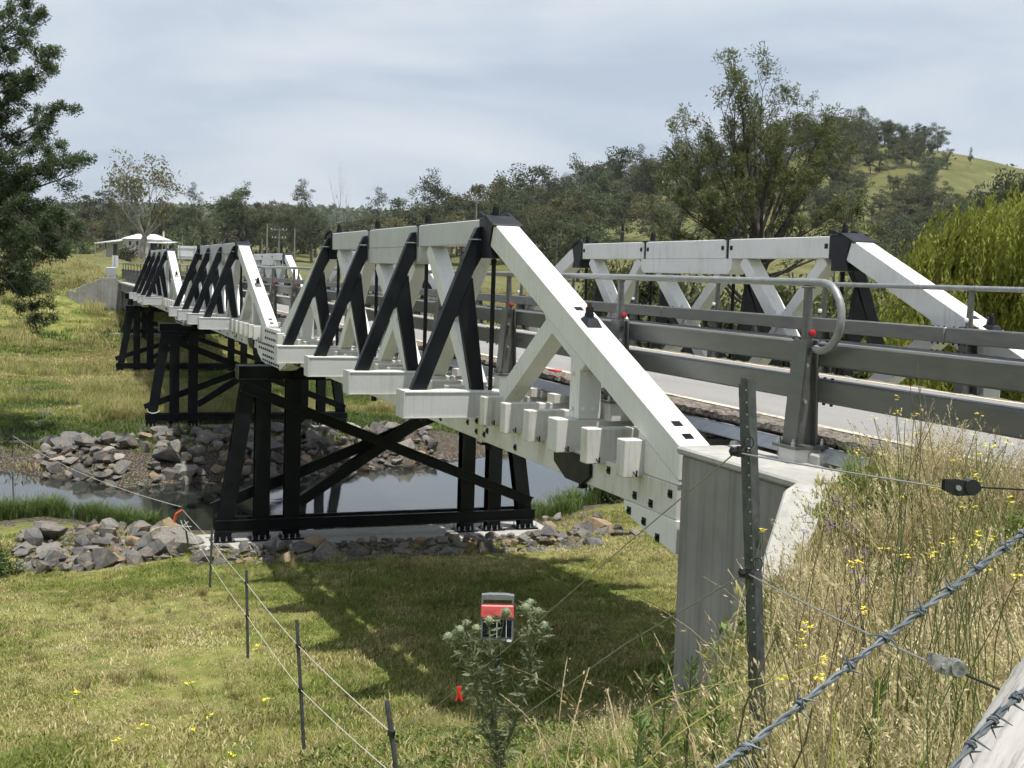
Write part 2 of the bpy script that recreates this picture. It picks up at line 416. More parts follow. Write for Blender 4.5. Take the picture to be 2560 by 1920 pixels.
def m_ground():
    m = mat('ground_soil_grass', (0.1, 0.1, 0.05), 0.95, spec=0.1); g = G(m)
    a = g.n('ShaderNodeAttribute', attribute_name='gm').outputs['Color']
    sep = g.n('ShaderNodeSeparateColor'); g.lk(a, sep.inputs[0])
    grav, far, wood = sep.outputs[0], sep.outputs[1], sep.outputs[2]
    n_b = g.noise(0.28, g.pos(), 5, .6); n_m = g.noise(1.7, g.pos(), 6, .65); n_f = g.noise(26, g.pos(), 4, .6)
    grass = g.ramp(n_m, [(.30, (.080, .105, .024)), (.45, (.165, .19, .046)), (.58, (.25, .245, .08)), (.74, (.34, .30, .15))])
    soil = g.ramp(n_f, [(.3, (.07, .052, .032)), (.6, (.17, .135, .085)), (.75, (.26, .21, .14))])
    c = g.mix(g.rng(n_b, .52, .72, 0, .55), grass, soil)
    c = g.mix(g.rng(n_f, .45, .7, 0, .45), c, (.06, .065, .02))
    fgrass = g.ramp(g.noise(.06, g.pos((1, 1.6, 1)), 6, .65), [(.3, (.090, .098, .036)), (.5, (.130, .132, .052)), (.62, (.17, .158, .072)), (.75, (.225, .20, .105))])
    fgrass = g.mix(g.rng(g.noise(3, g.pos(), 5, .7), .4, .65, 0, .35), fgrass, (.06, .07, .02))
    c = g.mix(far, c, fgrass)
    vor = g.n('ShaderNodeTexVoronoi', {'Scale': 11.0}); g.lk(g.pos(), vor.inputs['Vector'])
    gcol = g.mix(g.rng(vor.outputs['Distance'], 0.02, .5, 1, 0), (.055, .045, .034), g.mix(.7, (.30, .27, .215), vor.outputs['Color'], 'SOFT_LIGHT'))
    gf = g.rng(g.math('ADD', grav, g.math('MULTIPLY', g.math('SUBTRACT', n_m, .5), 1.3)), .35, .6, 0, 1)
    c = g.mix(gf, c, gcol)
    c = g.mix(wood, c, (.022, .034, .016))
    g.color(c)
    h = g.math('ADD', g.math('MULTIPLY', n_f, .6), g.math('MULTIPLY', g.math('SUBTRACT', 1.0, vor.outputs['Distance']), gf))
    g.bump(h, .8, .05); return m
M_GROUND = m_ground()
build_ground()

# ------------------------------------------------------------------ river
def m_water():
    m = mat('river_water', (0.022, 0.026, 0.022), 0.03, spec=.5); g = G(m)
    g.b.inputs['IOR'].default_value = 1.45
    g.bump(g.math('ADD', g.noise(1.6, g.pos((1, .6, 1)), 4), g.math('MULTIPLY', g.noise(9, g.pos(), 3), .25)), .05, .06); return m
M_WATER = m_water()
ys = np.linspace(-58, 58, 60)
mbw = MB()
for i in range(len(ys)-1):
    y0, y1 = ys[i], ys[i+1]
    n0, n1_ = np.interp([y0, y1], NEAR_Y, NEAR_X)-2.5; f0, f1 = np.interp([y0, y1], FAR_Y, FAR_X)+2.5
    mbw.add([(n0, y0, WATER), (f0, y0, WATER), (f1, y1, WATER), (n1_, y1, WATER)], [(0, 1, 2, 3)])
tag(mbw.build('river', M_WATER), 'still dark river water reflecting the pale sky', 'river', kind='structure')

# ------------------------------------------------------------------ road
mr = MB()
mr.box(-60, 150, -W+0.95, -0.95, ROADZ-0.13, ROADZ)
road = tag(mr.build('road', M_ASPH), 'pale grey sealed road running across the bridge', 'road', kind='structure')
mc_ = MB()
for (a, b) in ((-60, -9.3), (92.2, 150)): mc_.box(a, b, -W-.2, .1, ROADZ-.25, ROADZ-.03)
mc_.build('road_shoulder', M_EDGE, road)
for yy in (-1.02, -W+1.02-.11):
    ml = MB(); ml.box(-60, 150, yy, yy+.11, ROADZ+.001, ROADZ+.005); ml.build('edge_line', M_LINE, road)
rs = random.Random(4)
def ragged(yin, yout):
    xs = np.arange(-40, 106, .09); vs = []; fs = []
    sgn = 1 if yout > yin else -1
    for i, x in enumerate(xs):
        e_ = yout + sgn*(rs.uniform(-.05, .03) + .03*math.sin(x*2.1) )
        zt = ROADZ + rs.uniform(-.018, .012)
        vs += [(x, yin, ROADZ-.01), (x, yin*.5+e_*.5, zt+.004+rs.uniform(-.012, .016)), (x, e_, zt-.02), (x, e_+sgn*rs.uniform(-.02, .03), ROADZ-.075), (x, e_-sgn*.06, ROADZ-.115)]
    for i in range(len(xs)-1):
        for k in range(4): a = i*5+k; fs.append((a, a+1, a+6, a+5))
    q = MB(); q.add(vs, fs); return q
for (a, b) in ((-.96, -.60), (-W+.96, -W+.60)):
    ragged(a, b).build('bitumen_edge', M_EDGE, road)
pm = MB(); pm.box(-.62, -.34, -.90, -.80, ROADZ+.0, ROADZ+.024); pm.build('paint_mark', mat('red_survey_paint', (.7, .06, .08), .8), road)

# ------------------------------------------------------------------ truss spans
def bolt_sq(x, z, ysurf, s=.085, out=1):
    return (x, z, ysurf, s, out)
PLATE = MB(); PLATE.box(-.042, .042, -.004, .010, -.042, .042); PLATE.cyl((0, .01, 0), (0, .03, 0), .018, 6)
PLATE_ME = PLATE.mesh('bolt_plate', M_BLACK)
NUT = MB(); NUT.cur = 0; NUT.cyl((0, 0, 0), (0, 0, .075), .060, 12); NUT.cyl((0, 0, .075), (0, 0, .15), .054, 6); NUT.cur = 1; NUT.cyl((0, 0, .15), (0, 0, .20), .034, 8)
NUT_ME = NUT.mesh('rod_nut', [M_CAST, M_RUST])

def edge_channel(par, s_, x0, x1):
    Y = (lambda y: y) if s_ > 0 else (lambda y: -W-y)
    b = MB(); b.prism([(Y(-.60), -2.362), (Y(-.535), -2.368), (Y(-.435), -2.462), (Y(-.435), -2.476), (Y(-.60), -2.476)], 'x', x0, x1); b.build('edge_channel', M_GALV, par)
def drain(par, s_, xx):
    Y = (lambda y: y) if s_ > 0 else (lambda y: -W-y)
    b = MB(); b.cyl((xx, Y(-.75), -2.53), (xx, Y(-.40), -2.535), .052, 12); b.build('drain_spout', M_PVC, par)
def build_span():
    root = empty('truss_span', (5.25, -W/2, -3.31))
    def Bt(name, mb, m, parent=root, bevel=.008, smooth=False): return mb.build(name, m, parent, bevel, smooth)
    for far in (0, 1):
        sg = -1 if far else 1
        Y = (lambda y: y) if not far else (lambda y: -W-y)
        yr = lambda a, b: (min(Y(a), Y(b)), max(Y(a), Y(b)))
        # bottom chord, flitched with joint blocks
        y0, y1 = yr(-HB, HB)
        b = MB(); b.box(-6.33, -.16, y0, y1, -3.31, -2.955); ch = Bt('bottom_chord', b, M_WHITE2)
        b = MB(); b.box(-.13, 10.63, y0, y1, -3.31, -2.955); ch2 = Bt('bottom_chord', b, M_WHITE2)
        b = MB(); b.box(10.66, 16.83, y0, y1, -3.31, -2.955); ch3 = Bt('bottom_chord', b, M_WHITE2)
        for xx in (-.145, 10.645):
            b = MB(); b.box(xx-.08, xx+.08, y0-.012, y1+.012, -3.335, -3.0); b.build('splice_block', M_TIMBW, root)
            b = MB(); b.box(xx-.1, xx+.1, y0-.02, y1+.02, -3.37, -3.336); b.build('splice_shoe', M_BLACK, root)
        rot = Matrix.Identity(4) if not far else Matrix.Rotation(math.pi, 4, 'Z')
        def plate(x, z, par, yy=HB): put('bolt_plate', PLATE_ME, par, Matrix.Translation((x, Y(yy), z)) @ rot)
        for (x, z) in [(-5.37, -3.22), (-5.76, -3.24), (-6.19, -3.06), (-4.67, -3.05), (-1.62, -3.21), (-1.1, -3.03), (-.45, -3.13), (-.32, -3.04), (-.32, -3.2)]:
            plate(x, z, ch); plate(10.5-x, z, ch3)
        for x, z in [(.04, -3.04), (.04, -3.2), (.46, -3.11), (1.85, -3.22), (3.1, -3.06), (3.9, -3.22), (5.25, -3.1), (6.6, -3.22), (7.4, -3.06), (8.7, -3.2), (10.04, -3.11), (10.46, -3.04), (10.46, -3.2)]: plate(x, z, ch2)
        for end in (0, 1):
            X = (lambda x: x) if not end else (lambda x: 10.5-x)
            rx = lambda a, b: (min(X(a), X(b)), max(X(a), X(b)))
            PX = lambda poly: [(X(x), z) for x, z in poly]
            # corbel under the chord end
            b = MB(); b.prism(PX([(-5.09, -3.314), (-5.13, -3.43), (-5.58, -3.56), (-6.36, -3.665), (-6.36, -3.314)]), 'y', *yr(-HB-.004, HB+.004)); co = Bt('corbel', b, M_WHITE)
            for q in ((-5.25, -3.41), (-5.62, -3.46), (-5.95, -3.57)): put('bolt_plate', PLATE_ME, co, Matrix.Translation((X(q[0]), Y(HB+.004), q[1])) @ rot)
            # principal (raking end post), heel block, packer
            b = MB(); b.prism(PX([(-.47, -.107), (-6.35, -2.533), (-6.35, -2.90), (-.33, -.439)]), 'y', *yr(-HB, HB)); pr = Bt('end_post', b, M_WHITE, bevel=.012)
            b = MB(); b.prism(PX([(-5.56, -2.95), (-5.44, -2.534), (-6.345, -2.905), (-6.345, -2.95)]), 'y', *yr(-HB+.006, HB-.006)); Bt('heel_block', b, M_WHITE)
            b = MB(); b.prism(PX([(-2.45, -1.318), (-3.85, -1.894), (-3.72, -1.98), (-2.62, -1.52)]), 'y', *yr(-HB+.02, HB-.02)); Bt('packer', b, M_WHITE)
            # anchor on the end post (nut block and plates on the sloping top face)
            def top_m(x): return Matrix.Translation((X(x), Y(0), -.107+.4126*(x+.47))) @ Matrix.Rotation(math.atan(.4126)*(-1 if not end else 1), 4, 'Y')
            b = MB(); b.add([(-.13, -.1, 0), (.13, -.1, 0), (.13, .1, 0), (-.13, .1, 0), (-.02, -.065, .07), (.11, -.065, .05), (.11, .065, .05), (-.02, .065, .07)], [(0, 1, 2, 3), (4, 5, 6, 7), (0, 1, 5, 4), (1, 2, 6, 5), (2, 3, 7, 6), (3, 0, 4, 7)])
            put('anchor_wedge', b.mesh('anchor_wedge', M_CAST), pr, top_m(-3.62))
            put('rod_nut', NUT_ME, pr, Matrix.Translation((X(-3.55), Y(0), -1.36)))
            for x in (-3.22, -5.93, -6.18):
                put('bolt_plate', PLATE_ME, pr, top_m(x) @ Matrix.Rotation(math.pi/2, 4, 'X') @ Matrix.Rotation(math.pi, 4, 'Z') @ Matrix.Scale(1.25, 4))
            # post and strut in the end panel
            b = MB(); b.box(*rx(-3.66, -3.37), *yr(-.15, .15), -2.58, -1.80); po = Bt('end_panel_post', b, M_WHITE)
            bb = MB()
            for zz in (-2.02, -2.46):
                for yy in (-.06, .07): bb.cyl((X(-3.66), Y(yy), zz), (X(-3.69), Y(yy), zz), .03, 8)
                bb.cyl((X(-3.5), Y(.15), zz), (X(-3.5), Y(.185), zz), .03, 8)
            tag(bb.build('post_bolts', M_PLATEW, po), kind='stuff')
            b = MB(); b.beam((X(-2.72), Y(0), -1.40), (X(-.80), Y(0), -2.60), .26, .27); Bt('end_panel_strut', b, M_WHITE)
            # gusset plate under the end panel girder
            b = MB(); b.prism(PX([(-3.11, -3.02), (-3.12, -3.17), (-3.5, -3.33), (-4.0, -3.33), (-4.23, -3.2), (-4.22, -3.05), (-4.04, -2.985), (-3.2, -2.985)]), 'y', *yr(HB+.004, HB+.05)); gp = Bt('gusset_plate', b, M_BLACK)
            b = MB(); b.cyl((X(-3.55), Y(0), -3.31), (X(-3.55), Y(0), -3.45), .06, 8); b.box(*rx(-3.7, -3.4), *yr(-.14, .14), -3.36, -3.312); b.build('rod_washer', M_BLACK, gp)
            # cap casting at the top end node
            b = MB()
            b.prism(PX([(.13, -.02), (.13, -.41), (.05, -.43), (.05, -.61), (-.44, -.61), (-.35, -.43), (-.46, -.10), (-.20, -.005)]), 'y', *yr(-.205, .205))
            b.prism(PX([(.10, -.004), (-.20, .014), (-.56, -.125), (-.57, -.17), (-.20, -.006)]), 'y', *yr(-.235, .235))
            cp = Bt('cap_casting', b, M_CAST, bevel=.012)
            for yy in (-.215, .215):
                b = MB(); b.prism(PX([(.16, .02), (.10, .075), (-.02, .06), (-.50, -.10), (-.50, -.13), (-.2, -.0), (.1, -.0)]), 'y', *yr(yy-.02, yy+.02)); Bt('cap_fin', b, M_CAST, cp, bevel=.006)
        # top chord
        for a, c in ((.135, 3.43), (3.55, 6.95), (7.07, 10.365)):
            b = MB(); b.box(a, c, *yr(-HB, HB), -.40, -.037); tcb = Bt('top_chord', b, M_WHITE if far else M_SILVER, bevel=.01)
            for xx in (a+.1, c-.1):
                put('bolt_plate', PLATE_ME, tcb, Matrix.Translation((xx, Y(-HB), -.20)) @ Matrix.Rotation(math.pi, 4, 'Z') @ rot)
        b = MB(); b.prism([(3.32, -.402), (3.32, -.60), (3.45, -.70), (7.05, -.70), (7.18, -.60), (7.18, -.402)], 'y', *yr(-HB+.004, HB-.004)); Bt('straining_beam', b, M_WHITE if far else M_SILVER)
        for xx in (3.49, 7.01):
            b = MB(); b.box(xx-.055, xx+.055, *yr(-HB+.02, HB-.02), -.41, -.05); b.box(xx-.12, xx+.12, *yr(-HB-.006, HB+.006), -.048, -.005); Bt('joint_plate', b, M_BLACK)
        # rods
        for xx in (0, 3.5, 7.0, 10.5):
            b = MB(); b.cyl((xx, Y(0), -.62 if xx in (0, 10.5) else -.7), (xx, Y(0), -2.6), .034, 10); b.cyl((xx, Y(0), -.62), (xx, Y(0), -.68), .045, 10); rd = b.build('suspension_rod', M_BLACK, root, smooth=True)
            put('rod_nut', NUT_ME, rd, Matrix.Translation((xx, Y(0), -.004)))
            b = MB(); b.cyl((xx, Y(0), -3.31), (xx, Y(0), -3.47), .055, 8); b.build('rod_end', M_BLACK, rd)
        # web diagonals (main brace right through, counter brace butting it)
        for k in range(3):
            a = 3.5*k; c = a+3.5; zt0 = -.42 if k != 1 else -.70; zt1 = -.42 if k != 1 else -.70
            b = MB(); b.beam((c-.52, Y(0), zt1), (a+.62, Y(0), -2.6), .28, .26); Bt('main_brace', b, M_WHITE)
            b = MB(); b.beam((a+.36, Y(0), zt0), (c-.72, Y(0), -2.6), .24, .235); cbo = Bt('counter_brace', b, M_WHITE)
            cx_, cz_ = (a+c)/2, -1.52
            for sy in (1, -1):
                b = MB(); ya, yb = yr(sy*.14, sy*.165); b.prism([(cx_-.2, cz_), (cx_, cz_-.22), (cx_+.2, cz_), (cx_, cz_+.22)], 'y', ya, yb); Bt('crossing_plate', b, M_WHITE, cbo)
            for sy in (1, -1): put('bolt_plate', PLATE_ME, cbo, Matrix.Translation((cx_, Y(sy*.165), cz_)) @ (rot if sy > 0 else rot @ Matrix.Rotation(math.pi, 4, 'Z')) @ Matrix.Rotation(math.pi/4, 4, 'Y'))
        # sway braces outside the truss
        for xx in (0, 3.5, 7.0, 10.5):
            b = MB()
            pts1 = [(Y(.20), -.14), (Y(.27), -.16), (Y(.34), -.30), (Y(1.23), -2.58), (Y(.99), -2.58), (Y(.30), -.80), (Y(.20), -.62)]
            b.prism(pts1, 'x', xx+.00, xx+.15)
            lg = Bt('sway_brace', b, M_BLACK, bevel=.01)
            b = MB(); b.prism([(Y(.315), -.90), (Y(.62), -1.55), (Y(.50), -1.45), (Y(.285), -2.58), (Y(.085), -2.58), (Y(.30), -1.02)], 'x', xx+.012, xx+.138)
            Bt('brace_leg', b, M_BLACK, lg)
            b = MB(); b.box(xx-.02, xx+.17, *yr(.215, .36), -.345, -.33); b.build('brace_cleat', M_GALV, lg)
    # cross girders: long ones at the nodes carry the sway braces
    for xx in (0, 3.5, 7.0, 10.5):
        b = MB(); b.box(xx-.20, xx+.19, -W-1.38, 1.38, -2.95, -2.58); cg = Bt('cross_girder', b, M_SILVER, bevel=.012)
        for yy in (1.375, -W-1.375-.02):
            b = MB(); b.box(xx-.215, xx+.205, yy, yy+.02, -2.965, -2.565); b.build('end_cap', M_SILVER, cg)
        b = MB(); b.box(xx-.212, xx+.202, -W-1.375, 1.375, -2.592, -2.572); b.box(xx-.212, xx+.202, -W-1.375, 1.375, -2.962, -2.945); b.build('flashing', M_PLATEW, cg)
    smalls = [-5.45, -4.47, -2.60, -1.72, -.86] + [.875+.875*i for i in range(11) if (i % 4) != 3] + [11.36, 12.22, 13.10, 14.97, 15.95]
    for xx in smalls + [-3.5, 14.0]:
        wd = .10 if xx not in (-3.5, 14.0) else .15
        b = MB(); b.box(xx-wd, xx+wd, -W-.42, .42, -2.99, -2.58); sgm = Bt('deck_girder', b, M_WHITE2, bevel=.01)
        for yy in (-.42, -W+.42):
            b = MB(); b.box(xx-.13, xx+.13, yy-.14, yy+.14, -2.58, -2.46); b.build('girder_packer', M_WHITE2, sgm)
        bb = MB(); bb.cyl((xx-wd, .30, -2.93), (xx-wd-.09, .32, -2.95), .007, 5); bb.cyl((xx-wd-.02, .27, -2.91), (xx-wd-.03, .275, -2.98), .010, 5); bb.build('tie_bolt', M_BLACK, sgm)
    # deck edge: galvanised channel, planking, drain spouts
    for s_ in (1, -1):
        edge_channel(root, s_, -7.2, 18.2)
        for q in range(14):
            xx = -6.4+1.78*q
            drain(root, s_, xx)
    b = MB(); b.box(-7.2, 18.0, -W+.72, -.72, -2.56, -2.385); b.build('deck_planking', M_TIMB, root)
    return root
M_TIMBW = m_white('cream_joint_block', (.68, .64, .5), (.4, .33, .2), .6)
span = build_span()
tag(span, 'nearest white truss span with black sway braces, resting on the concrete abutment', 'bridge span', 'truss spans of the bridge')
s2 = copy_tree(span, None, Vector((D, 0, 0))); s2['label'] = 'middle white truss span of the bridge, between the first and second piers'
s3 = copy_tree(span, None, Vector((2*D, 0, 0))); s3['label'] = 'farthest white truss span, next to the grey approach span'

# white steel joint plates over the piers
def joint(px):
    t = empty('joint_plate_pair', (px, -W/2, -3.3))
    for far in (0, 1):
        Y = (lambda y: y) if not far else (lambda y: -W-y)
        for yy in (.21, -.21):
            ya, yb = sorted((Y(yy-.018), Y(yy+.018)))
            b = MB(); b.prism([(px-1.35, -2.56), (px+1.10, -2.56), (px+1.25, -2.95), (px+2.45, -3.10), (px+2.45, -3.32), (px+2.28, -3.42), (px+1.55, -3.595), (px-1.55, -3.595), (px-2.28, -3.42), (px-2.45, -3.32), (px-2.45, -3.1), (px-1.35, -2.95)], 'y', ya, yb)
            pl = b.build('side_plate', M_PLATEW, t, .005)
            bb = MB(); out_ = 1 if (yy > 0) != bool(far) else -1
            rr_ = random.Random(int(px)+far)
            for zz in (-2.66, -2.86, -3.05, -3.2, -3.38, -3.52):
                lim = 1.15 if zz > -2.95 else (2.25 if zz > -3.35 else 1.5)
                n_ = int(lim*2/.36)
                for q in range(n_):
                    xx = px-lim+.2+q*.36+(.12 if int(zz*100) % 2 else 0)
                    ys_ = yb if out_ > 0 else ya
                    bb.cyl((xx, ys_, zz), (xx, ys_+out_*.035, zz), .038, 6)
            tag(bb.build('plate_bolts', M_BLACK, pl), kind='stuff')
        b = MB(); b.prism([(px-2.2, -3.43), (px+2.2, -3.43), (px+1.5, -3.59), (px-1.5, -3.59)], 'y', *sorted((Y(-.19), Y(.19)))); b.build('bearing_corbel', M_PLATEW, t)
        b = MB(); b.box(px-.9, px+.9, *sorted((Y(-.16), Y(.16))), -3.6, -2.6); b.build('end_packer', M_WHITE2, t)
    return t
for i, px in enumerate(PIERX):
    t = joint(px)
    tag(t, ['white bolted joint plates on top of the nearest black pier', 'white bolted joint plates on top of the second black pier', 'white bolted joint plates on top of the farthest black pier'][i], 'joint plate', 'joint plates over the piers')
# ------------------------------------------------------------------ piers
def hsec(mb, p0, p1, fw, dep, t=.03):
    """H-section: flanges face +-x (width fw across), depth dep along x"""
    p0 = Vector(p0); p1 = Vector(p1); ex = Vector((1, 0, 0))
    for s_ in (-1, 1):
        o_ = ex*(s_*(dep/2-t/2)); mb.beam(p0+o_, p1+o_, fw, t, up=(1, 0, 0))
    mb.beam(p0, p1, t*1.2, dep-2*t, up=(1, 0, 0))
def chan(mb, p0, p1, h, w, x, t=.025):
    """channel lying in a plane x=const: web + two flanges; p are (y,z)"""
    a = Vector((x, p0[0], p0[1])); b = Vector((x, p1[0], p1[1])); d = (b-a).normalized(); n = Vector((1, 0, 0)).cross(d)
    mb.beam(a, b, h, t, up=(1, 0, 0))
    for s_ in (-1, 1): mb.beam(a+n*(s_*(h/2-t/2))-Vector((w/2, 0, 0)), b+n*(s_*(h/2-t/2))-Vector((w/2, 0, 0)), t, w, up=(1, 0, 0))
def pier(px, zb, label):
    t = empty('bridge_pier', (px, -W/2, zb))
    zt = -3.98
    mir = lambda y: -W-y
    # pad
    b = MB(); b.box(px-1.02, px+1.0, mir(2.25), 2.25, zb-.75, zb); b.build('concrete_pad', M_CONC, t, .02)
    # columns
    cols = [(.83, 1.53), (.44, .44), (-.42, -.42)]
    for s_ in (0, 1):
        for ytop, ybot in cols:
            yt, yb_ = (ytop, ybot) if not s_ else (mir(ytop), mir(ybot))
            b = MB(); hsec(b, (px, yt, zt), (px, yb_, zb+.05), .42, .40); c = b.build('column', M_BLACK, t, .004)
            b = MB(); b.box(px-.30, px+.30, yb_-.33, yb_+.33, zb+.002, zb+.05); bp_ = b.build('base_plate', M_BLACK, c)
            bb = MB()
            for dx in (-.25, .25):
                for dy in (-.27, -.09, .09, .27): bb.cyl((px+dx, yb_+dy, zb+.05), (px+dx, yb_+dy, zb+.17), .017, 6); bb.cyl((px+dx, yb_+dy, zb+.05), (px+dx, yb_+dy, zb+.085), .03, 6)
            tag(bb.build('anchor_bolts', M_GALV, c), kind='stuff')
    # headstock: twin I-beams with end stiffeners
    b = MB()
    for dx in (-.20, .20):
        for zz in (-3.615, -3.975): b.box(px+dx-.15, px+dx+.15, mir(1.17), 1.17, zz-.015, zz+.015)
        b.box(px+dx-.012, px+dx+.012, mir(1.165), 1.165, -3.96, -3.63)
        for yy in (1.16, .3, -.4, -3.0, mir(-.4), mir(.3), mir(1.16)): b.box(px+dx-.14, px+dx+.14, yy-.008, yy+.008, -3.96, -3.63)
    b.build('headstock', M_BLACK, t)
    # walers, outer cross braces, inner brace
    zw = zb+.47
    for x_, s_ in ((px-.225, 1), (px+.225, -1)):
        b = MB(); chan(b, (1.75, zw), (mir(1.75), zw), .33, .1*s_, x_); b.build('waler', M_BLACK, t)
    b = MB(); chan(b, (1.06, -4.18), (mir(1.62), zb+.86), .30, .1, px-.235); b.build('cross_brace', M_BLACK, t)
    b = MB(); chan(b, (1.78, zb+.90), (mir(1.06), -4.18), .30, -.1, px+.235); b.build('cross_brace', M_BLACK, t)
    b = MB(); b.beam((px, -.62, zb+1.05), (px, mir(-.62), -4.35), .30, .30, up=(1, 0, 0)); b.build('inner_brace', M_BLACK, t)
    tag(t, label, 'bridge pier', 'black steel bridge piers')
    return t
pier(PIERX[0], -8.6, 'nearest black steel trestle pier on a concrete pad beside the river')
p2_ = pier(PIERX[1], -8.5, 'second black steel trestle pier, beyond the river on the rock bank')
b = MB(); q = [(PIERX[1]-.3, 1.72, -7.60), (PIERX[1]-.34, 1.66, -7.75), (PIERX[1]-.34, 1.50, -7.82), (PIERX[1]-.36, 1.30, -7.80), (PIERX[1]-.34, 1.12, -7.70)]
b.tube(q, .02, 6); b.build('hanging_rope', M_PVC, p2_)
pier(PIERX[2], -8.05, 'farthest black steel trestle pier standing in long grass')

# ------------------------------------------------------------------ near abutment with splayed wing wall
ab = empty('concrete_abutment', (-7.6, -W/2, -5.5))
b = MB(); b.box(-8.69, -6.62, -.35, .30, -5.9, -2.58); b.build('wing_block', M_CONCB, ab, .02)
b = MB(); b.box(-8.74, -6.58, -.40, .345, -2.578, -2.50); b.build('coping', M_CONC, ab, .02)
b = MB(); b.box(-8.0, -6.62, -W+.35, -.36, -5.9, -3.72); b.build('bearing_shelf', M_CONCB, ab, .02)
b = MB(); b.box(-8.0, -7.3, -W+.35, -.36, -3.72, -2.40); b.build('ballast_wall', M_CONC, ab, .02)
b = MB(); b.box(-8.69, -6.62, -W-.30, -W+.34, -5.9, -2.52); b.build('wing_block', M_CONC, ab, .02)
# splayed wing
d45 = Vector((-1, 1, 0)).normalized(); n45 = Vector((-1, -1, 0)).normalized()
A0 = Vector((-8.69, .32, 0))
def wing(prof, thick, name, m, mir=False):
    vs = []
    for off in (0, thick):
        for s_, z in prof:
            p = A0 + d45*s_ + n45*off
            vs.append((p.x, p.y if not mir else -W-p.y, z))
    n_ = len(prof); q = MB(); q.add(vs, [tuple(range(n_)), tuple(range(n_, 2*n_))[::-1]] + [(i, (i+1) % n_, n_+(i+1) % n_, n_+i) for i in range(n_)])
    return q.build(name, m, ab, .02)
wing([(0, -5.4), (0, -2.51), (.48, -2.51), (1.30, -3.07), (1.32, -5.4)], .42, 'wing_wall', M_CONC)
wing([(0, -5.4), (0, -2.51), (.48, -2.51), (1.30, -3.07), (1.32, -5.4)], .42, 'wing_wall', M_CONC, True)
edge_channel(ab, 1, -9.4, -7.22); edge_channel(ab, -1, -9.4, -7.22); drain(ab, 1, -8.25)
b = MB(); b.box(-9.3, -7.3, -W+.72, -.72, -2.56, -2.385); b.build('deck_planking', M_TIMB, ab)
tag(ab, 'near concrete abutment with board marked face and splayed wing wall', 'abutment')

# ------------------------------------------------------------------ far abutment and approach span
fa = empty('concrete_abutment', (92.3, -W/2, -5))
b = MB(); b.prism([(.45, -2.06), (1.66, -2.08), (4.35, -3.30), (4.35, -6.5), (.45, -6.5)], 'x', 91.3, 91.7); b.build('wing_wall', M_CONCB, fa, .02)
b = MB(); b.box(91.32, 92.4, .10, .44, -7, -2.3); b.build('wing_block', M_CONCB, fa, .02)
b = MB(); b.box(91.5, 92.6, -W-.8, .09, -7.5, -3.08); b.box(92.1, 92.6, -W-.8, .09, -3.08, -2.42); b.build('bearing_shelf', M_CONC, fa, .02)
b = MB(); b.prism([(-W-.35, -2.06), (-W-1.66, -2.08), (-W-4.35, -3.30), (-W-4.35, -6.5), (-W-.35, -6.5)], 'x', 91.3, 91.7); b.build('wing_wall', M_CONCB, fa, .02)
tag(fa, 'far grey concrete abutment with sloping wing wall below the road', 'abutment')
ap = empty('approach_span', (80, -W/2, -3.1))
for yy in (.12, -2.1, -W+2.1, -W-.12):
    b = MB()
    for zz in (-3.06, -2.52): b.box(69.0, 91.9, yy-.14, yy+.14, zz-.02, zz+.02)
    b.box(69.0, 91.9, yy-.012, yy+.012, -3.04, -2.54)
    for xx in np.arange(69.2, 91.9, 1.6): b.box(xx-.01, xx+.01, yy-.13, yy+.13, -3.04, -2.54)
    b.build('steel_girder', M_GALV, ap)
b = MB(); b.box(69.0, 92.0, -W-.4, .4, -2.49, -2.385); b.build('deck_slab', M_CONC, ap)
tag(ap, 'grey steel girder approach span at the far end of the bridge', 'bridge span')
sp4 = empty('trestle_bent', (81, -W/2, -6.7))
for yt, yb_ in ((.05, .72), (-.9, -.9), (-W+.9, -W+.9), (-W-.05, -W-.72)):
    b = MB(); hsec(b, (81, yt, -3.5), (81, yb_, -7.0), .36, .34); b.build('column', M_BLACK, sp4)
b = MB(); b.box(80.75, 81.25, -W-.5, .5, -3.5, -3.09); b.build('headstock', M_BLACK, sp4)
b = MB(); chan(b, (.7, -5.9), (-W-.7, -5.9), .3, .1, 80.8); b.build('waler', M_BLACK, sp4)
tag(sp4, 'short black trestle bent under the approach span, behind the farthest pier', 'bridge pier')

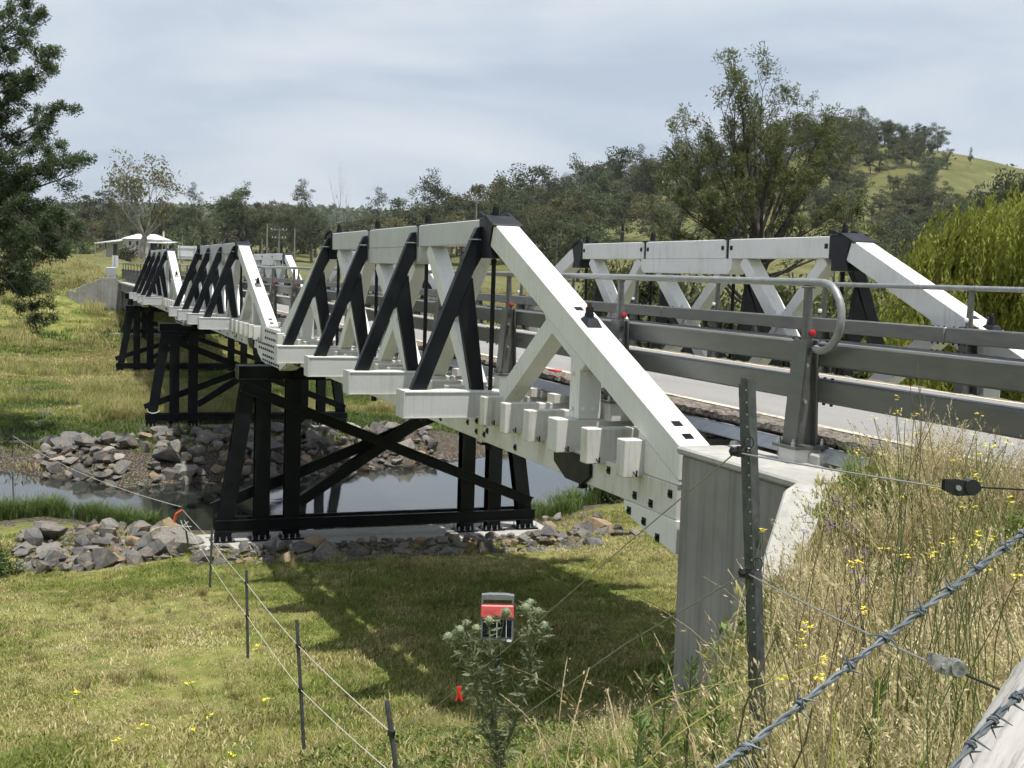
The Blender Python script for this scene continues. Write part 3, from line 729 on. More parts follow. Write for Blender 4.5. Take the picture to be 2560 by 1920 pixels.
# ------------------------------------------------------------------ guard rails
def rail_meshes(far):
    s_ = -1 if far else 1
    c = MB(); 
    # tapered lower post: outer plate, web and inner flange (local origin at base plate top, +y = outside)
    c.prism([(.13*s_, 0), (.06*s_, .98), (.035*s_, .98), (.105*s_, 0)], 'x', -.115, .115)
    c.prism([(.105*s_, 0), (.036*s_, .98), (-.075*s_, .98), (-.115*s_, 0)], 'x', -.012, .012)
    c.prism([(-.115*s_, 0), (-.075*s_, .98), (-.10*s_, .98), (-.14*s_, 0)], 'x', -.075, .075)
    post = c.mesh('guard_post', M_RAIL, .004)
    u = MB(); u.prism([(.035*s_, .90), (.028*s_, 1.46), (-.028*s_, 1.46), (-.06*s_, .90)], 'x', -.03, .03); u.box(-.07, .07, -.03, .03, 1.455, 1.47); up = u.mesh('upper_post', M_RAIL, .004)
    bp = MB(); bp.box(-.17, .17, -.20, .20, -.028, 0); bpm = bp.mesh('base_plate', M_RAIL)
    bo = MB()
    for dx in (-.12, .12):
        for dy in (-.155, .155): bo.cyl((dx, dy, 0), (dx, dy, .035), .024, 6); bo.cyl((dx, dy, .035), (dx, dy, .06), .014, 6)
    bom = bo.mesh('base_bolts', M_BOLT)
    sb = MB()
    for z in (.40, .74): sb.cyl((-.014, 0, z), (-.05, 0, z), .020, 6); sb.cyl((-.05, 0, z), (-.06, 0, z), .012, 6)
    sbm = sb.mesh('side_bolts', M_BOLT)
    rf = MB(); rf.cyl((-.035, 0, 0), (-.055, 0, 0), .034, 16); rf.tube([(-.055, 0, 0), (-.060, 0, 0)], [.030, .02], 16)
    rfm = rf.mesh('reflector', M_WREF if far else M_RED, 0, True)
    return post, up, bpm, bom, sbm, rfm
def guard(far):
    Y0 = -.36 if not far else -W+.36
    s_ = -1 if far else 1
    inn = -s_
    root = empty('guard_rail', (30, Y0, -2.34))
    post, up, bpm, bom, sbm, rfm = rail_meshes(far)
    brk = MB(); brk.box(-.13, .13, -.15, .15, -.26, -.03); brm = brk.mesh('post_bracket', M_WHITE2, .01)
    if not far: xs = [-7.70, -3.66] + [.30+3.5*i for i in range(0, 29)]
    else: xs = [-14.0, -10.5] + [-7.05+3.5*i for i in range(0, 31)]
    for x in xs:
        M = Matrix.Translation((x, Y0, -2.34))
        p = put('guard_post', post, root, M)
        put('upper_post', up, p, M); put('base_plate', bpm, p, M); tag(put('base_bolts', bom, p, M), kind='stuff'); tag(put('side_bolts', sbm, p, M), kind='stuff')
        put('reflector', rfm, p, Matrix.Translation((x, Y0 + (-.04 if not far else .10), -1.295 if not far else -1.27)) )
        if x > -9: put('post_bracket', brm, p, M)
    x1 = 103
    # two box rails on the traffic side
    yc = Y0 + inn*.185
    x0 = -30 if True else 0
    cuts = [x0, -14.3, -9.0] + [x0_ for x0_ in (-.9 if far else 1.55, 9, 17.9, 26, 35, 43.4, 52, 60, 68.8, x1)]
    for zc, hh in ((-1.49, .22), (-1.83, .22)):
        if far: cuts2 = [-30, -12, -3.35, 5.25, 13, 21.5, 30, 38.6, 47, 56, 64.6, 73, 82, 92, x1]
        else: cuts2 = [-30, -16, -7.55, 1.4, 10, 18.5, 27, 35.6, 44, 53, 61.6, 70, 79, 88, x1]
        for a, c in zip(cuts2[:-1], cuts2[1:]):
            b = MB(); b.box(a+.006, c-.006, yc-.075, yc+.075, zc-hh/2, zc+hh/2); r_ = b.build('box_rail', M_RAIL, root, .018, True)
            bb = MB()
            for e_ in (-1, 1):
                for q in range(3):
                    xx = (a+.10+q*.12) if e_ < 0 else (c-.10-q*.12)
                    bb.cyl((xx, yc, zc-hh/2), (xx, yc, zc-hh/2-.028), .015, 6); bb.cyl((xx, yc, zc+hh/2), (xx, yc, zc+hh/2+.014), .015, 6)
            tag(bb.build('splice_bolts', M_BLACK, r_), kind='stuff')
    # round hand rail with end loop
    zc = -.83; r = .036
    pts = []
    if not far:
        xe = -7.95; R0 = .31
        pts = [(-7.86, Y0, -1.435)]
        for i in range(0, 13):
            t = -math.pi/2 - math.pi*i/12; pts.append((xe+.02+R0*math.cos(t), Y0, zc-R0+R0*math.sin(t)))
        pts += [(x, Y0, zc) for x in (-7.4, -5, 0, 20, 50, x1)]
    else: pts = [(x, Y0, zc) for x in (-30, -15, 0, 20, 50, x1)]
    b = MB(); b.tube(pts, r, 14); b.build('hand_rail', M_PIPE, root, 0, True)
    tag(root, 'near grey steel guard rail with round hand rail ending in a loop' if not far else 'far grey steel guard rail with white reflectors on its posts', 'guard rail', 'guard rails of the bridge')
    return root
guard(0); guard(1)
# ------------------------------------------------------------------ rocks
def rock_mesh(i):
    r_ = random.Random(100+i); bm = bmesh.new()
    sx, sy, sz = r_.uniform(.8, 1.15), r_.uniform(.6, .95), r_.uniform(.42, .72)
    for _ in range(15):
        v = Vector((r_.gauss(0, 1), r_.gauss(0, 1), r_.gauss(0, 1))).normalized()
        k = r_.uniform(.82, 1.08)
        bm.verts.new((v.x*sx*k*.5, v.y*sy*k*.5, v.z*sz*k*.5))
    bmesh.ops.convex_hull(bm, input=bm.verts)
    for v in [v for v in bm.verts if not v.link_faces]: bm.verts.remove(v)
    bmesh.ops.recalc_face_normals(bm, faces=bm.faces)
    me = bpy.data.meshes.new('rock'); bm.to_mesh(me); bm.free(); me.materials.append(M_ROCK); return me
def m_rock():
    m = mat('riprap_rock', (.2, .2, .2), .9, spec=.2); g = G(m)
    tone = g.n('ShaderNodeObjectInfo').outputs['Random']
    base = g.ramp(tone, [(0, (.085, .09, .095)), (.3, (.15, .155, .16)), (.55, (.21, .21, .205)), (.76, (.27, .26, .24)), (.88, (.30, .22, .14)), (.94, (.36, .255, .155)), (.97, (.40, .37, .31))])
    cc = [x for x in m.node_tree.nodes if x.type == 'VALTORGB'][0].color_ramp; cc.interpolation = 'CONSTANT'
    n_ = g.noise(2.2, g.pos((1, 1, 1), 'Object'), 6, .65); f_ = g.noise(14, g.pos((1, 1, 1), 'Object'), 5, .65)
    c = g.mix(g.rng(n_, .42, .66, 0, .6), base, (.33, .25, .16))
    c = g.mix(g.rng(f_, .42, .68, 0, .65), c, (.085, .08, .075))
    g.color(c); g.bump(f_, .7, .05); return m
M_ROCK = m_rock()
ROCKS = [rock_mesh(i) for i in range(14)]
def rock_bank(name, label, pts, seed):
    """pts: list of (x,y,size,lift)"""
    cx_ = sum(p[0] for p in pts)/len(pts); cy_ = sum(p[1] for p in pts)/len(pts)
    t = empty(name, (cx_, cy_, hz(cx_, cy_))); r_ = random.Random(seed)
    for (x, y, s, lift) in pts:
        M = Matrix.Translation((x, y, hz(x, y)+lift)) @ Matrix.Rotation(r_.uniform(0, 6.28), 4, 'Z') @ Matrix.Rotation(r_.uniform(-.5, .5), 4, 'X') @ Matrix.Rotation(r_.uniform(-.4, .4), 4, 'Y') @ Matrix.Diagonal((s*r_.uniform(.85, 1.2), s*r_.uniform(.85, 1.2), s*r_.uniform(.8, 1.15), 1))
        put('rock', r_.choice(ROCKS), t, M)
    tag(t, label, 'rock bank', 'riprap banks along the river'); return t
def scatter(n, inside, seed, smin, smax, lift=lambda x, y, s: s*.12, sep=.72):
    r_ = random.Random(seed); out_ = []; tries = 0
    while len(out_) < n and tries < n*60:
        tries += 1
        x, y = inside(r_); s = smin + (smax-smin)*r_.random()**2.4
        if any((x-a)**2+(y-b_)**2 < (sep*.5*(s+c))**2 for a, b_, c, _ in out_): continue
        out_.append((x, y, s, lift(x, y, s)))
    return out_
def poly_pick(boxes):
    wts = [(b[1]-b[0])*(b[3]-b[2]) for b in boxes]
    def f(r_):
        b = r_.choices(boxes, wts)[0]; return r_.uniform(b[0], b[1]), r_.uniform(b[2], b[3])
    return f
PX1 = PIERX[0]
rk1 = scatter(280, poly_pick([(PX1-3.4, PX1-1.15, -8.6, 2.6), (PX1-2.6, PX1-1.1, -6.5, 1.0)]), 5, .20, .98, lambda x, y, s: s*.06 + .20*max(0, 1-abs(x-(PX1-1.6))/1.4))
rock_bank('riprap_bank', 'tumbled grey rocks in shade in front of the nearest pier pad', rk1, 1)
rk2 = scatter(260, poly_pick([(16.2, 21.6, 2.5, 6.9), (17.2, 20.8, 3.0, 6.2)]), 6, .26, 1.25, lambda x, y, s: s*.12+.05*(s > .4), .56)
rock_bank('riprap_bank', 'sunlit heap of grey and orange rocks at the near water edge, left of the pier', rk2, 2)
rk3 = scatter(80, poly_pick([(16.0, 21.5, -11.0, -8.7), (19.1, 22.0, -8.6, -4.5)]), 7, .2, .9)
rock_bank('riprap_bank', 'scattered grey rocks right of the nearest pier, at the grass edge', rk3, 3)
def pick4(r_):
    y = r_.uniform(-11.0, 6.2); f_ = float(np.interp(y, FAR_Y, FAR_X)); return r_.uniform(f_-.4, min(42.2, f_+(8.5 if y < 3.6 else 5.5))), y
def lift4(x, y, s): 
    f_ = float(np.interp(y, FAR_Y, FAR_X)); return s*.12 + .10*float(sstep(0, 3, x-f_))*(1 if y < 5 else .3)
rk4 = scatter(299, pick4, 8, .42, 1.35, lift4, .52)
rock_bank('riprap_bank', 'long slope of dark grey rocks on the far bank below the second pier', rk4, 4)
rk5 = scatter(110, poly_pick([(37, 47, 6.5, 9.5), (46, 58, 4.0, 7.5)]), 9, .18, .8, lambda x, y, s: s*.02)
rock_bank('riprap_bank', 'loose pale stones strewn over the gravel bar on the far left bank', rk5, 5)

# ------------------------------------------------------------------ foliage materials
def m_leaf(name, stops, trans=.35, rough=.6, attr='tone', nscale=.35):
    m = bpy.data.materials.new(name); m.use_nodes = True; g = G(m); t = m.node_tree
    a = g.n('ShaderNodeAttribute', attribute_name=attr).outputs['Fac']
    oi = g.n('ShaderNodeObjectInfo').outputs['Random']
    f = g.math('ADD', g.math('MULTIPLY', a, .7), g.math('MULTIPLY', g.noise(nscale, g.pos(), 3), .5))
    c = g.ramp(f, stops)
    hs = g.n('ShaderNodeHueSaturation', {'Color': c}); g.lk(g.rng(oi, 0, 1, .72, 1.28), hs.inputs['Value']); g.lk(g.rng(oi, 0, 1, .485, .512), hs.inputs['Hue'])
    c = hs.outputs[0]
    g.color(c); g.b.inputs['Roughness'].default_value = rough; g.b.inputs['Specular IOR Level'].default_value = .25
    tr = g.n('ShaderNodeBsdfTranslucent', {'Color': c}); ms = g.n('ShaderNodeMixShader', {0: trans})
    g.lk(g.b.outputs[0], ms.inputs[1]); g.lk(tr.outputs[0], ms.inputs[2]); g.lk(ms.outputs[0], g.o.inputs[0])
    return m
L_EUC = m_leaf('gum_leaves', [(.15, (0.038, 0.054, 0.027)), (.5, (0.074, 0.092, 0.043)), (.85, (0.142, 0.149, 0.078))])
L_EUC2 = m_leaf('olive_gum_leaves', [(.15, (0.061, 0.068, 0.030)), (.5, (0.108, 0.108, 0.046)), (.85, (0.189, 0.169, 0.081))])
L_CAS = m_leaf('she_oak_needles', [(.15, (.045, .060, .022)), (.5, (.095, .115, .040)), (.85, (.18, .195, .080))])
L_LEFT = m_leaf('river_oak_needles', [(.15, (.022, .036, .014)), (.5, (.060, .082, .034)), (.85, (.13, .155, .075))])
L_WIL = m_leaf('willow_leaves', [(.15, (.10, .125, .018)), (.5, (.21, .235, .034)), (.85, (.33, .34, .07))], .42)
L_SHR = m_leaf('shrub_leaves', [(.15, (0.037, 0.060, 0.020)), (.5, (0.075, 0.106, 0.033)), (.85, (0.138, 0.175, 0.060))])
L_SHR2 = m_leaf('brown_shrub_leaves', [(.15, (0.069, 0.060, 0.035)), (.5, (0.119, 0.106, 0.056)), (.85, (0.188, 0.169, 0.094))])
def m_bark(name, a, b):
    m = mat(name, a, .9, spec=.15); g = G(m)
    g.color(g.mix(g.rng(g.noise(3, g.pos((1.5, 1.5, .4)), 5), .35, .65, 0, 1), a, b)); return m
B_GUM = m_bark('gum_bark', (.20, .175, .15), (.10, .085, .07))
B_PALE = m_bark('pale_bark', (.33, .31, .28), (.16, .14, .12))
B_DARK = m_bark('dark_bark', (.055, .047, .04), (.10, .09, .08))

def leaf_quads(C, size, aspect, rng, dirs=None, flat=0.0):
    """one rhombic leaf (quad) per centre. size (N,), dirs optional long-axis directions"""
    n = len(C)
    if dirs is None:
        d = rng.normal(size=(n, 3)); d[:, 2] *= (1-flat)
    else: d = dirs + rng.normal(scale=.25, size=(n, 3))
    d /= np.linalg.norm(d, axis=1, keepdims=True)+1e-9
    o = rng.normal(size=(n, 3)); s_ = np.cross(d, o); s_ /= np.linalg.norm(s_, axis=1, keepdims=True)+1e-9
    L = size[:, None]*.5; Wd = L*aspect
    V = np.stack([C-d*L, C+s_*Wd, C+d*L, C-s_*Wd], 1).reshape(-1, 3)
    Fq = np.arange(4*n).reshape(-1, 4)
    return V, Fq
def crown_mesh(name, C, size, aspect, m, rng, dirs=None, tone=None):
    V, Fq = leaf_quads(C, size, aspect, rng, dirs)
    if tone is None: tone = rng.random(len(C))
    return arr_mesh(name, V, Fq, m, {'tone': ('FACE', tone)})
def grow(rng, p, d, L, r, lev, par, segs, tips):
    """recursive limbs -> segs [(pts, radii)], tips [(pos, dir, level)]"""
    k = 5; pts = [p]; dd = Vector(d)
    for i in range(k):
        dd = (dd + Vector((rng.uniform(-1, 1), rng.uniform(-1, 1), rng.uniform(-1, 1)))*par['wob'] + Vector((0, 0, par['up']))*.12).normalized()
        pts.append(pts[-1] + dd*(L/k))
    segs.append((pts, [r*(1-.62*i/k) for i in range(k+1)]))
    if lev == 0:
        tips.append((pts[-1], dd)); tips.append((pts[3], dd)); return
    n = par['n'][min(lev, len(par['n']))-1]
    for c in range(n):
        f = rng.uniform(par.get('f0', .35), 1.0) if c else 1.0
        i = min(k, max(1, int(round(f*k)))); base = pts[i]
        a = rng.uniform(0, 6.283); sp = rng.uniform(*par['spread'])
        o = dd.orthogonal().normalized(); o2 = dd.cross(o)
        nd = (dd*math.cos(sp) + (o*math.cos(a)+o2*math.sin(a))*math.sin(sp)).normalized()
        grow(rng, base, nd, L*rng.uniform(*par['len']), r*(1-.62*i/k)*rng.uniform(.55, .8), lev-1, par, segs, tips)
def wood_mesh(name, segs, m, n0=7):
    q = MB()
    for pts, rr in segs: q.tube(pts, rr, n0 if rr[0] > .08 else (5 if rr[0] > .03 else 3), cap=False)
    return q.mesh(name, m, 0, True, recalc=False)

# ------------------------------------------------------------------ background tree prototypes (about 20 m, scaled per tree)
def proto_euc(seed, lm, bm_, spread=1.0, dens=1.0, trunk=.34, tall=1.0, leaf=.75):
    pr = random.Random(seed); rng = np.random.default_rng(seed)
    segs = []; tips = []
    Hh = 20.0
    p = Vector((0, 0, -1)); d = Vector((pr.uniform(-.08, .08), pr.uniform(-.08, .08), 1)).normalized()
    par = dict(wob=.16, up=1.0, n=[3, 4, 5], spread=(.35*spread, .85*spread), len=(.55, .8), f0=.3)
    grow(pr, p, d, Hh*trunk*1.4, .38, 3, par, segs, tips)
    T = np.array([t[0] for t in tips]); 
    zmax = T[:, 2].max(); T *= 1
    Cs = []; Sz = []; tones = []
    for t in T:
        n_ = int(rng.integers(26, 52)*dens); rad_ = rng.uniform(1.0, 2.1)
        q = rng.normal(size=(n_, 3)); q /= np.linalg.norm(q, axis=1, keepdims=True); q *= rng.random((n_, 1))**.45
        q *= np.array([rad_*1.15, rad_*1.15, rad_*.7]); Cs.append(t+q+np.array([0, 0, .3])); Sz.append(rng.uniform(.5, 1.15, n_)*leaf)
        tones.append(np.clip(.35+.45*q[:, 2]/rad_ + rng.normal(0, .18, n_) + rng.normal(0, .1), 0, 1))  # top light painted in: leaves paler towards each clump's top, plus random tone
    C = np.concatenate(Cs); S_ = np.concatenate(Sz); tones = np.concatenate(tones)
    k = Hh/(C[:, 2].max())
    return (wood_mesh('trunk', segs, bm_), crown_mesh('crown', C, S_, .42, lm, rng, None, tones), float(C[:, 2].max()), float(np.abs(C[:, :2]).max()))
PROTO = {}
for k_, (sd_, lm, bk, sp, de, tr, lf) in {
    'a': (11, L_EUC, B_GUM, 1.0, 1.3, .34, .8), 'b': (12, L_EUC, B_PALE, .85, 1.1, .42, .75), 'c': (13, L_EUC2, B_GUM, 1.1, 1.4, .30, .85),
    'd': (14, L_EUC, B_DARK, 1.2, 1.7, .24, .85), 'e': (15, L_EUC2, B_PALE, .9, .8, .45, .7), 'f': (16, L_EUC, B_DARK, 1.05, 1.9, .26, .9)}.items():
    PROTO[k_] = proto_euc(sd_, lm, bk, sp, de, tr, 1, lf)
def proto_round(seed, lm, bm_, rx=.36, lo=.2, clumps=46, leaf=.8):
    pr = random.Random(seed); rng = np.random.default_rng(seed); Hh = 20.0
    segs = [([Vector((0, 0, -1)), Vector((.2, .1, Hh*.3)), Vector((.1, -.2, Hh*.6))], [.5, .36, .2])]
    Cs = []; Sz = []; tones = []; lobes = [(rng.normal(scale=.16*Hh, size=2), rng.uniform(.55, .8)) for _ in range(5)]
    for k in range(clumps):
        off, top = lobes[k % 5]; u = rng.random(); z = Hh*(lo+(top+.2-lo)*u**.8); sh = math.sqrt(max(.05, 1-((z/Hh-.5)/.56)**2)); a = rng.uniform(0, 6.283); rr_ = Hh*rx*sh*math.sqrt(rng.random())*.8
        c = np.array([off[0]*.7+rr_*math.cos(a), off[1]*.7+rr_*math.sin(a), min(z, Hh*.94)]); rad_ = rng.uniform(1.1, 2.5); n_ = int(rng.integers(70, 130))
        q = rng.normal(size=(n_, 3)); q /= np.linalg.norm(q, axis=1, keepdims=True); q *= rng.random((n_, 1))**.35; q *= np.array([rad_, rad_, rad_*.75]); Cs.append(c+q); Sz.append(rng.uniform(.45, 1.0, n_)*leaf)
        tones.append(np.clip(.33+.42*q[:, 2]/rad_+rng.normal(0, .16, n_)+rng.normal(0, .12), 0, 1))  # clump tops coloured as lit, undersides as shaded, with random variation
        if k % 3 == 0: segs.append(([Vector((.1, 0, Hh*.25+.2*z)), Vector(c)*.6+Vector((0, 0, z*.35)), Vector(c)], [.16, .1, .04]))
    C = np.concatenate(Cs); return (wood_mesh('trunk', segs, bm_), crown_mesh('crown', C, np.concatenate(Sz), .45, lm, rng, None, np.concatenate(tones)), float(C[:, 2].max()), float(np.abs(C[:, :2]).max()))
PROTO['d'] = proto_round(41, L_EUC, B_DARK, .36, .14, 46, .85); PROTO['f'] = proto_round(42, L_EUC, B_DARK, .30, .18, 44, .8); PROTO['c'] = proto_round(43, L_EUC2, B_GUM, .38, .16, 44, .85); PROTO['g'] = proto_round(44, L_EUC, B_PALE, .27, .26, 40, .75)
def tree_at(name, label, k, px, top, d, group, seed, cat='tree', wide=1.0):
    """background tree: seen at photo column px with its top at row top, d metres away"""
    tk, cr_, hh, ww = PROTO[k]
    P = at_px(px, top, d); zg = hz(P.x, P.y)
    hgt = min(33.0, max(10.0, (P.z-zg)*1.05)); s = hgt/hh
    t = empty(name, (P.x, P.y, zg-.1))
    M = Matrix.Translation((P.x, P.y, zg-.1)) @ Matrix.Rotation(random.Random(seed).uniform(0, 6.28), 4, 'Z') @ Matrix.Diagonal((s*wide, s*wide, s, 1))
    put('trunk', tk, t, M); put('crown', cr_, t, M)
    tag(t, label, cat, group); return t
TREES = [  # proto, px, top row, distance, width factor, label
 ('f', 118, 500, 420, 1.2, 'dark gum at the far left, partly behind the river oak branches'),
 ('d', 205, 474, 400, 1.25, 'broad dark gum left of the farmhouse'),
 ('a', 285, 500, 430, 1.2, 'dark rounded gum directly behind the left end of the farmhouse'),
 ('d', 160, 540, 370, 1.2, 'low dark tree at the paddock edge left of the farmhouse'),
 ('e', 300, 466, 330, .6, 'thin sparse gum just left of the tall farmhouse gum'),
 ('b', 482, 462, 400, .8, 'slender gum with a small round top right of the farmhouse'),
 ('a', 560, 455, 380, 1.0, 'round topped gum above the green shrubs, right of the farmhouse'),
 ('f', 600, 520, 390, 1.2, 'dark tree filling in behind the round topped gum'),
 ('f', 430, 520, 420, 1.2, 'dark tree behind the right end of the farmhouse'),
 ('c', 705, 492, 420, 1.0, 'olive gum left of the clumped grove above the middle span'),
 ('b', 755, 455, 410, 1.1, 'tall clumped gum above the middle span, near the power poles'),
 ('d', 790, 520, 380, 1.2, 'dark tree at the foot of the clumped gum grove'),
 ('d', 700, 560, 350, 1.3, 'dark low tree behind the power poles'),
 ('a', 660, 540, 400, 1.2, 'dark tree left of the power poles'),
 ('b', 950, 474, 400, 1.0, 'flat topped gum right of the bare dead trees'),
 ('f', 1005, 500, 380, 1.2, 'dark dense gum above the near top chord'),
 ('b', 1085, 430, 400, .95, 'tallest gum of the middle tree line, with a narrow crown'),
 ('a', 1040, 505, 370, 1.1, 'dark gum at the foot of the tallest middle gum'),
 ('a', 1150, 452, 420, 1.1, 'gum between the tallest middle gum and the ridge grove'),
 ('c', 1205, 444, 430, 1.0, 'olive gum behind the lone power pole'),
 ('a', 1255, 430, 430, 1.1, 'rounded gum right of the lone power pole'),
 ('f', 1310, 418, 440, 1.2, 'wide dark gum on the middle ridge line'),
 ('b', 1365, 424, 450, 1.0, 'pale limbed gum on the middle ridge line'),
 ('a', 1400, 432, 450, .9, 'small gum at the right end of the middle ridge line'),
 ('d', 1290, 520, 330, 1.2, 'dark tree below the ridge line, over the near cap casting'),
 ('f', 1370, 530, 300, 1.2, 'dark spreading tree standing on the paddock right of the near cap casting'),
 ('d', 1450, 545, 290, 1.2, 'dark tree standing on the paddock over the far end of the far truss'),
 ('a', 1200, 560, 330, 1.3, 'dark tree at paddock level left of the near cap casting'),
 ('f', 1100, 560, 340, 1.3, 'dark tree at paddock level above the near top chord'),
 ('d', 900, 560, 350, 1.2, 'dark low tree behind the bare dead trees'),
 ('f', 850, 575, 330, 1.2, 'low dark tree over the far end of the near top chord'),
 ('a', 1490, 388, 520, 1.0, 'leftmost tree of the hill grove'),
 ('f', 1545, 374, 530, 1.1, 'dense dark tree of the hill grove'),
 ('b', 1600, 368, 540, 1.0, 'tall pale limbed tree of the hill grove'),
 ('a', 1655, 376, 540, 1.1, 'tree of the hill grove left of the tall she oak'),
 ('f', 1560, 450, 480, 1.3, 'dark tree on the lower hill slope left of the tall she oak'),
 ('c', 1640, 470, 470, 1.3, 'olive tree on the lower hill slope behind the tall she oak'),
 ('d', 1500, 470, 450, 1.3, 'dark tree at the foot of the hill grove'),
 ('f', 1720, 352, 600, 1.2, 'hill tree seen through the left side of the tall she oak'),
 ('a', 1800, 330, 640, 1.2, 'hill tree seen through the middle of the tall she oak'),
 ('f', 1880, 305, 650, 1.2, 'hill tree seen through the right side of the tall she oak'),
 ('a', 1960, 300, 660, 1.2, 'hill top tree just right of the tall she oak'),
 ('f', 2020, 282, 670, 1.3, 'dense tree on the very top of the hill'),
 ('a', 2095, 276, 670, 1.2, 'round tree on the right of the hill top'),
 ('f', 2150, 268, 680, 1.1, 'highest round tree on the hill top skyline'),
 ('d', 2060, 340, 620, 1.4, 'dark tree on the wooded slope below the hill top'),
 ('f', 2140, 350, 620, 1.4, 'dense tree on the wooded slope under the skyline'),
 ('a', 2225, 305, 640, 1.1, 'pointed tree on the right shoulder of the hill'),
 ('f', 2270, 330, 630, 1.1, 'dark tree on the right shoulder of the hill'),
 ('d', 2200, 400, 580, 1.4, 'dark tree low on the right hill slope'),
 ('a', 2335, 345, 600, 1.1, 'triangular tree on the falling ridge'),
 ('f', 2370, 385, 590, 1.1, 'tree beside the triangular one on the falling ridge'),
 ('b', 2428, 370, 600, .7, 'lone narrow tree on the bare grassy ridge'),
 ('c', 2250, 440, 520, 1.4, 'brownish tree on the slope above the willow'),
 ('c', 2330, 470, 500, 1.4, 'broad brownish tree above the willow'),
 ('d', 2420, 480, 480, 1.2, 'dark tree at the right of the brownish slope trees'),
 ('d', 2240, 560, 330, 1.2, 'dark green tree with bare lower trunk left of the willow'),
 ('f', 2330, 570, 350, 1.2, 'dark green tree right behind the willow crown'),
 ('a', 2552, 368, 235, .9, 'gnarled tree at the right edge of the picture'),
 ('c', 1980, 440, 560, 1.4, 'olive tree on the slope right behind the tall she oak'),
 ('d', 1900, 470, 540, 1.4, 'dark tree low on the slope behind the tall she oak'),
 ('c', 1800, 480, 500, 1.4, 'olive tree low behind the tall she oak trunks'),
 ('f', 2120, 440, 560, 1.4, 'dark tree mid slope between the she oak and the ridge'),
 ('f', 1700, 500, 430, 1.4, 'dark tree low on the slope, left behind the she oak'),
]
for i, (k, px, top, d, wd, lb) in enumerate(TREES):
    tree_at('gum_tree', lb, k, px, top, d, 'trees on the paddocks and hill', i, 'tree', wd)
# the unbroken tree line behind the paddock, and the wood on the hill
pr_ = random.Random(50)
SKX = [-80, 120, 330, 450, 620, 700, 860, 900, 1000, 1100, 1250, 1400, 1480]; SKY_ = [490, 492, 505, 515, 505, 500, 530, 555, 505, 495, 475, 465, 450]
for i, px in enumerate(range(-70, 1470, 26)):
    t_ = float(np.interp(px, SKX, SKY_))+pr_.uniform(0, 45)
    tree_at('gum_tree', 'gum in the unbroken tree line ' + ('behind the river oak branches' if px < 150 else 'left of the farmhouse' if px < 250 else 'behind the farmhouse' if px < 420 else 'between the farmhouse and the power poles' if px < 640 else 'behind the power poles' if px < 800 else 'behind the bare dead trees' if px < 920 else 'above the near top chord' if px < 1160 else 'around the lone power pole' if px < 1280 else 'right of the near cap casting'), pr_.choice('adfgc'), px+pr_.uniform(-10, 10), t_, pr_.uniform(330, 430), 'tree line behind the paddock', 500+i, 'tree', pr_.uniform(1.1, 1.5))
k_ = 0
while k_ < 262:
    px = pr_.uniform(1040, 1660) if k_ < 85 else pr_.uniform(1660, 2350); dep = pr_.uniform(500, 715); q = at_px(px, 700, dep); lat_ = (px-1280)/FPX*dep
    if k_ >= 225: px = pr_.uniform(2180, 2480); dep = pr_.uniform(400, 520); q = at_px(px, 700, dep)
    elif vnoise(q.x, q.y, 40, 12) < .22 and dep < 620: continue
    zg = hz(q.x, q.y); row = 960 - FPX*((Vector((q.x, q.y, zg+pr_.uniform(11, 17)))-CAM).dot(U_))/dep
    tree_at('gum_tree', 'tree in the dense wood ' + ('on the low ridge over the near truss' if px < 1300 else 'on the left foot of the hill' if px < 1660 else 'on the hill' if False else ('low on the hill behind the she oak' if dep < 590 else 'high on the hill behind the she oak') if px < 2160 else 'on the right shoulder of the hill' if k_ < 225 else 'on the slope above the willow'), pr_.choice('gfdgfca'), px, row, dep, 'wood on the hill', 700+k_, 'tree', pr_.uniform(1.0, 1.45)); k_ += 1

# shrubs near the farmhouse and along the river
def shrub(name, label, P, w_, h_, m, seed, n=1400, leaf=.22, group=None, bark=B_DARK):
    rng = np.random.default_rng(seed)
    nb = 26; c = rng.normal(size=(nb, 3)); c /= np.linalg.norm(c, axis=1, keepdims=True); c[:, 2] = np.abs(c[:, 2])
    c *= (.35+.45*rng.random((nb, 1)))
    idx = rng.integers(0, nb, n); q = rng.normal(size=(n, 3)); q /= np.linalg.norm(q, axis=1, keepdims=True); q *= .34*rng.random((n, 1))**.4
    C = (c[idx]+q)*np.array([w_/2, w_/2, h_*.95]); C[:, 2] = np.maximum(C[:, 2], .03*h_)
    rn = np.clip(.35+.5*q[:, 2]/.34+rng.normal(0, .15, n), 0, 1)  # leaf colour carries painted shading, lighter at the top of each clump
    t = empty(name, P); M = Matrix.Translation(P)
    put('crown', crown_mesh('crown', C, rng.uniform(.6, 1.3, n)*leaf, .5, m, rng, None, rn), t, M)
    q_ = MB(); pr = random.Random(seed)
    for i in range(6): q_.tube([(0, 0, -.1), (pr.uniform(-.12, .12)*w_, pr.uniform(-.12, .12)*w_, h_*.4), (pr.uniform(-.3, .3)*w_, pr.uniform(-.3, .3)*w_, h_*.8)], [.03*w_, .018*w_, .006*w_], 5)
    put('trunk', q_.mesh('trunk', bark, 0, True), t, M)
    tag(t, label, 'shrub', group); return t
def ground_pt(px, top, d):
    P = at_px(px, top, d); return Vector((P.x, P.y, hz(P.x, P.y)))
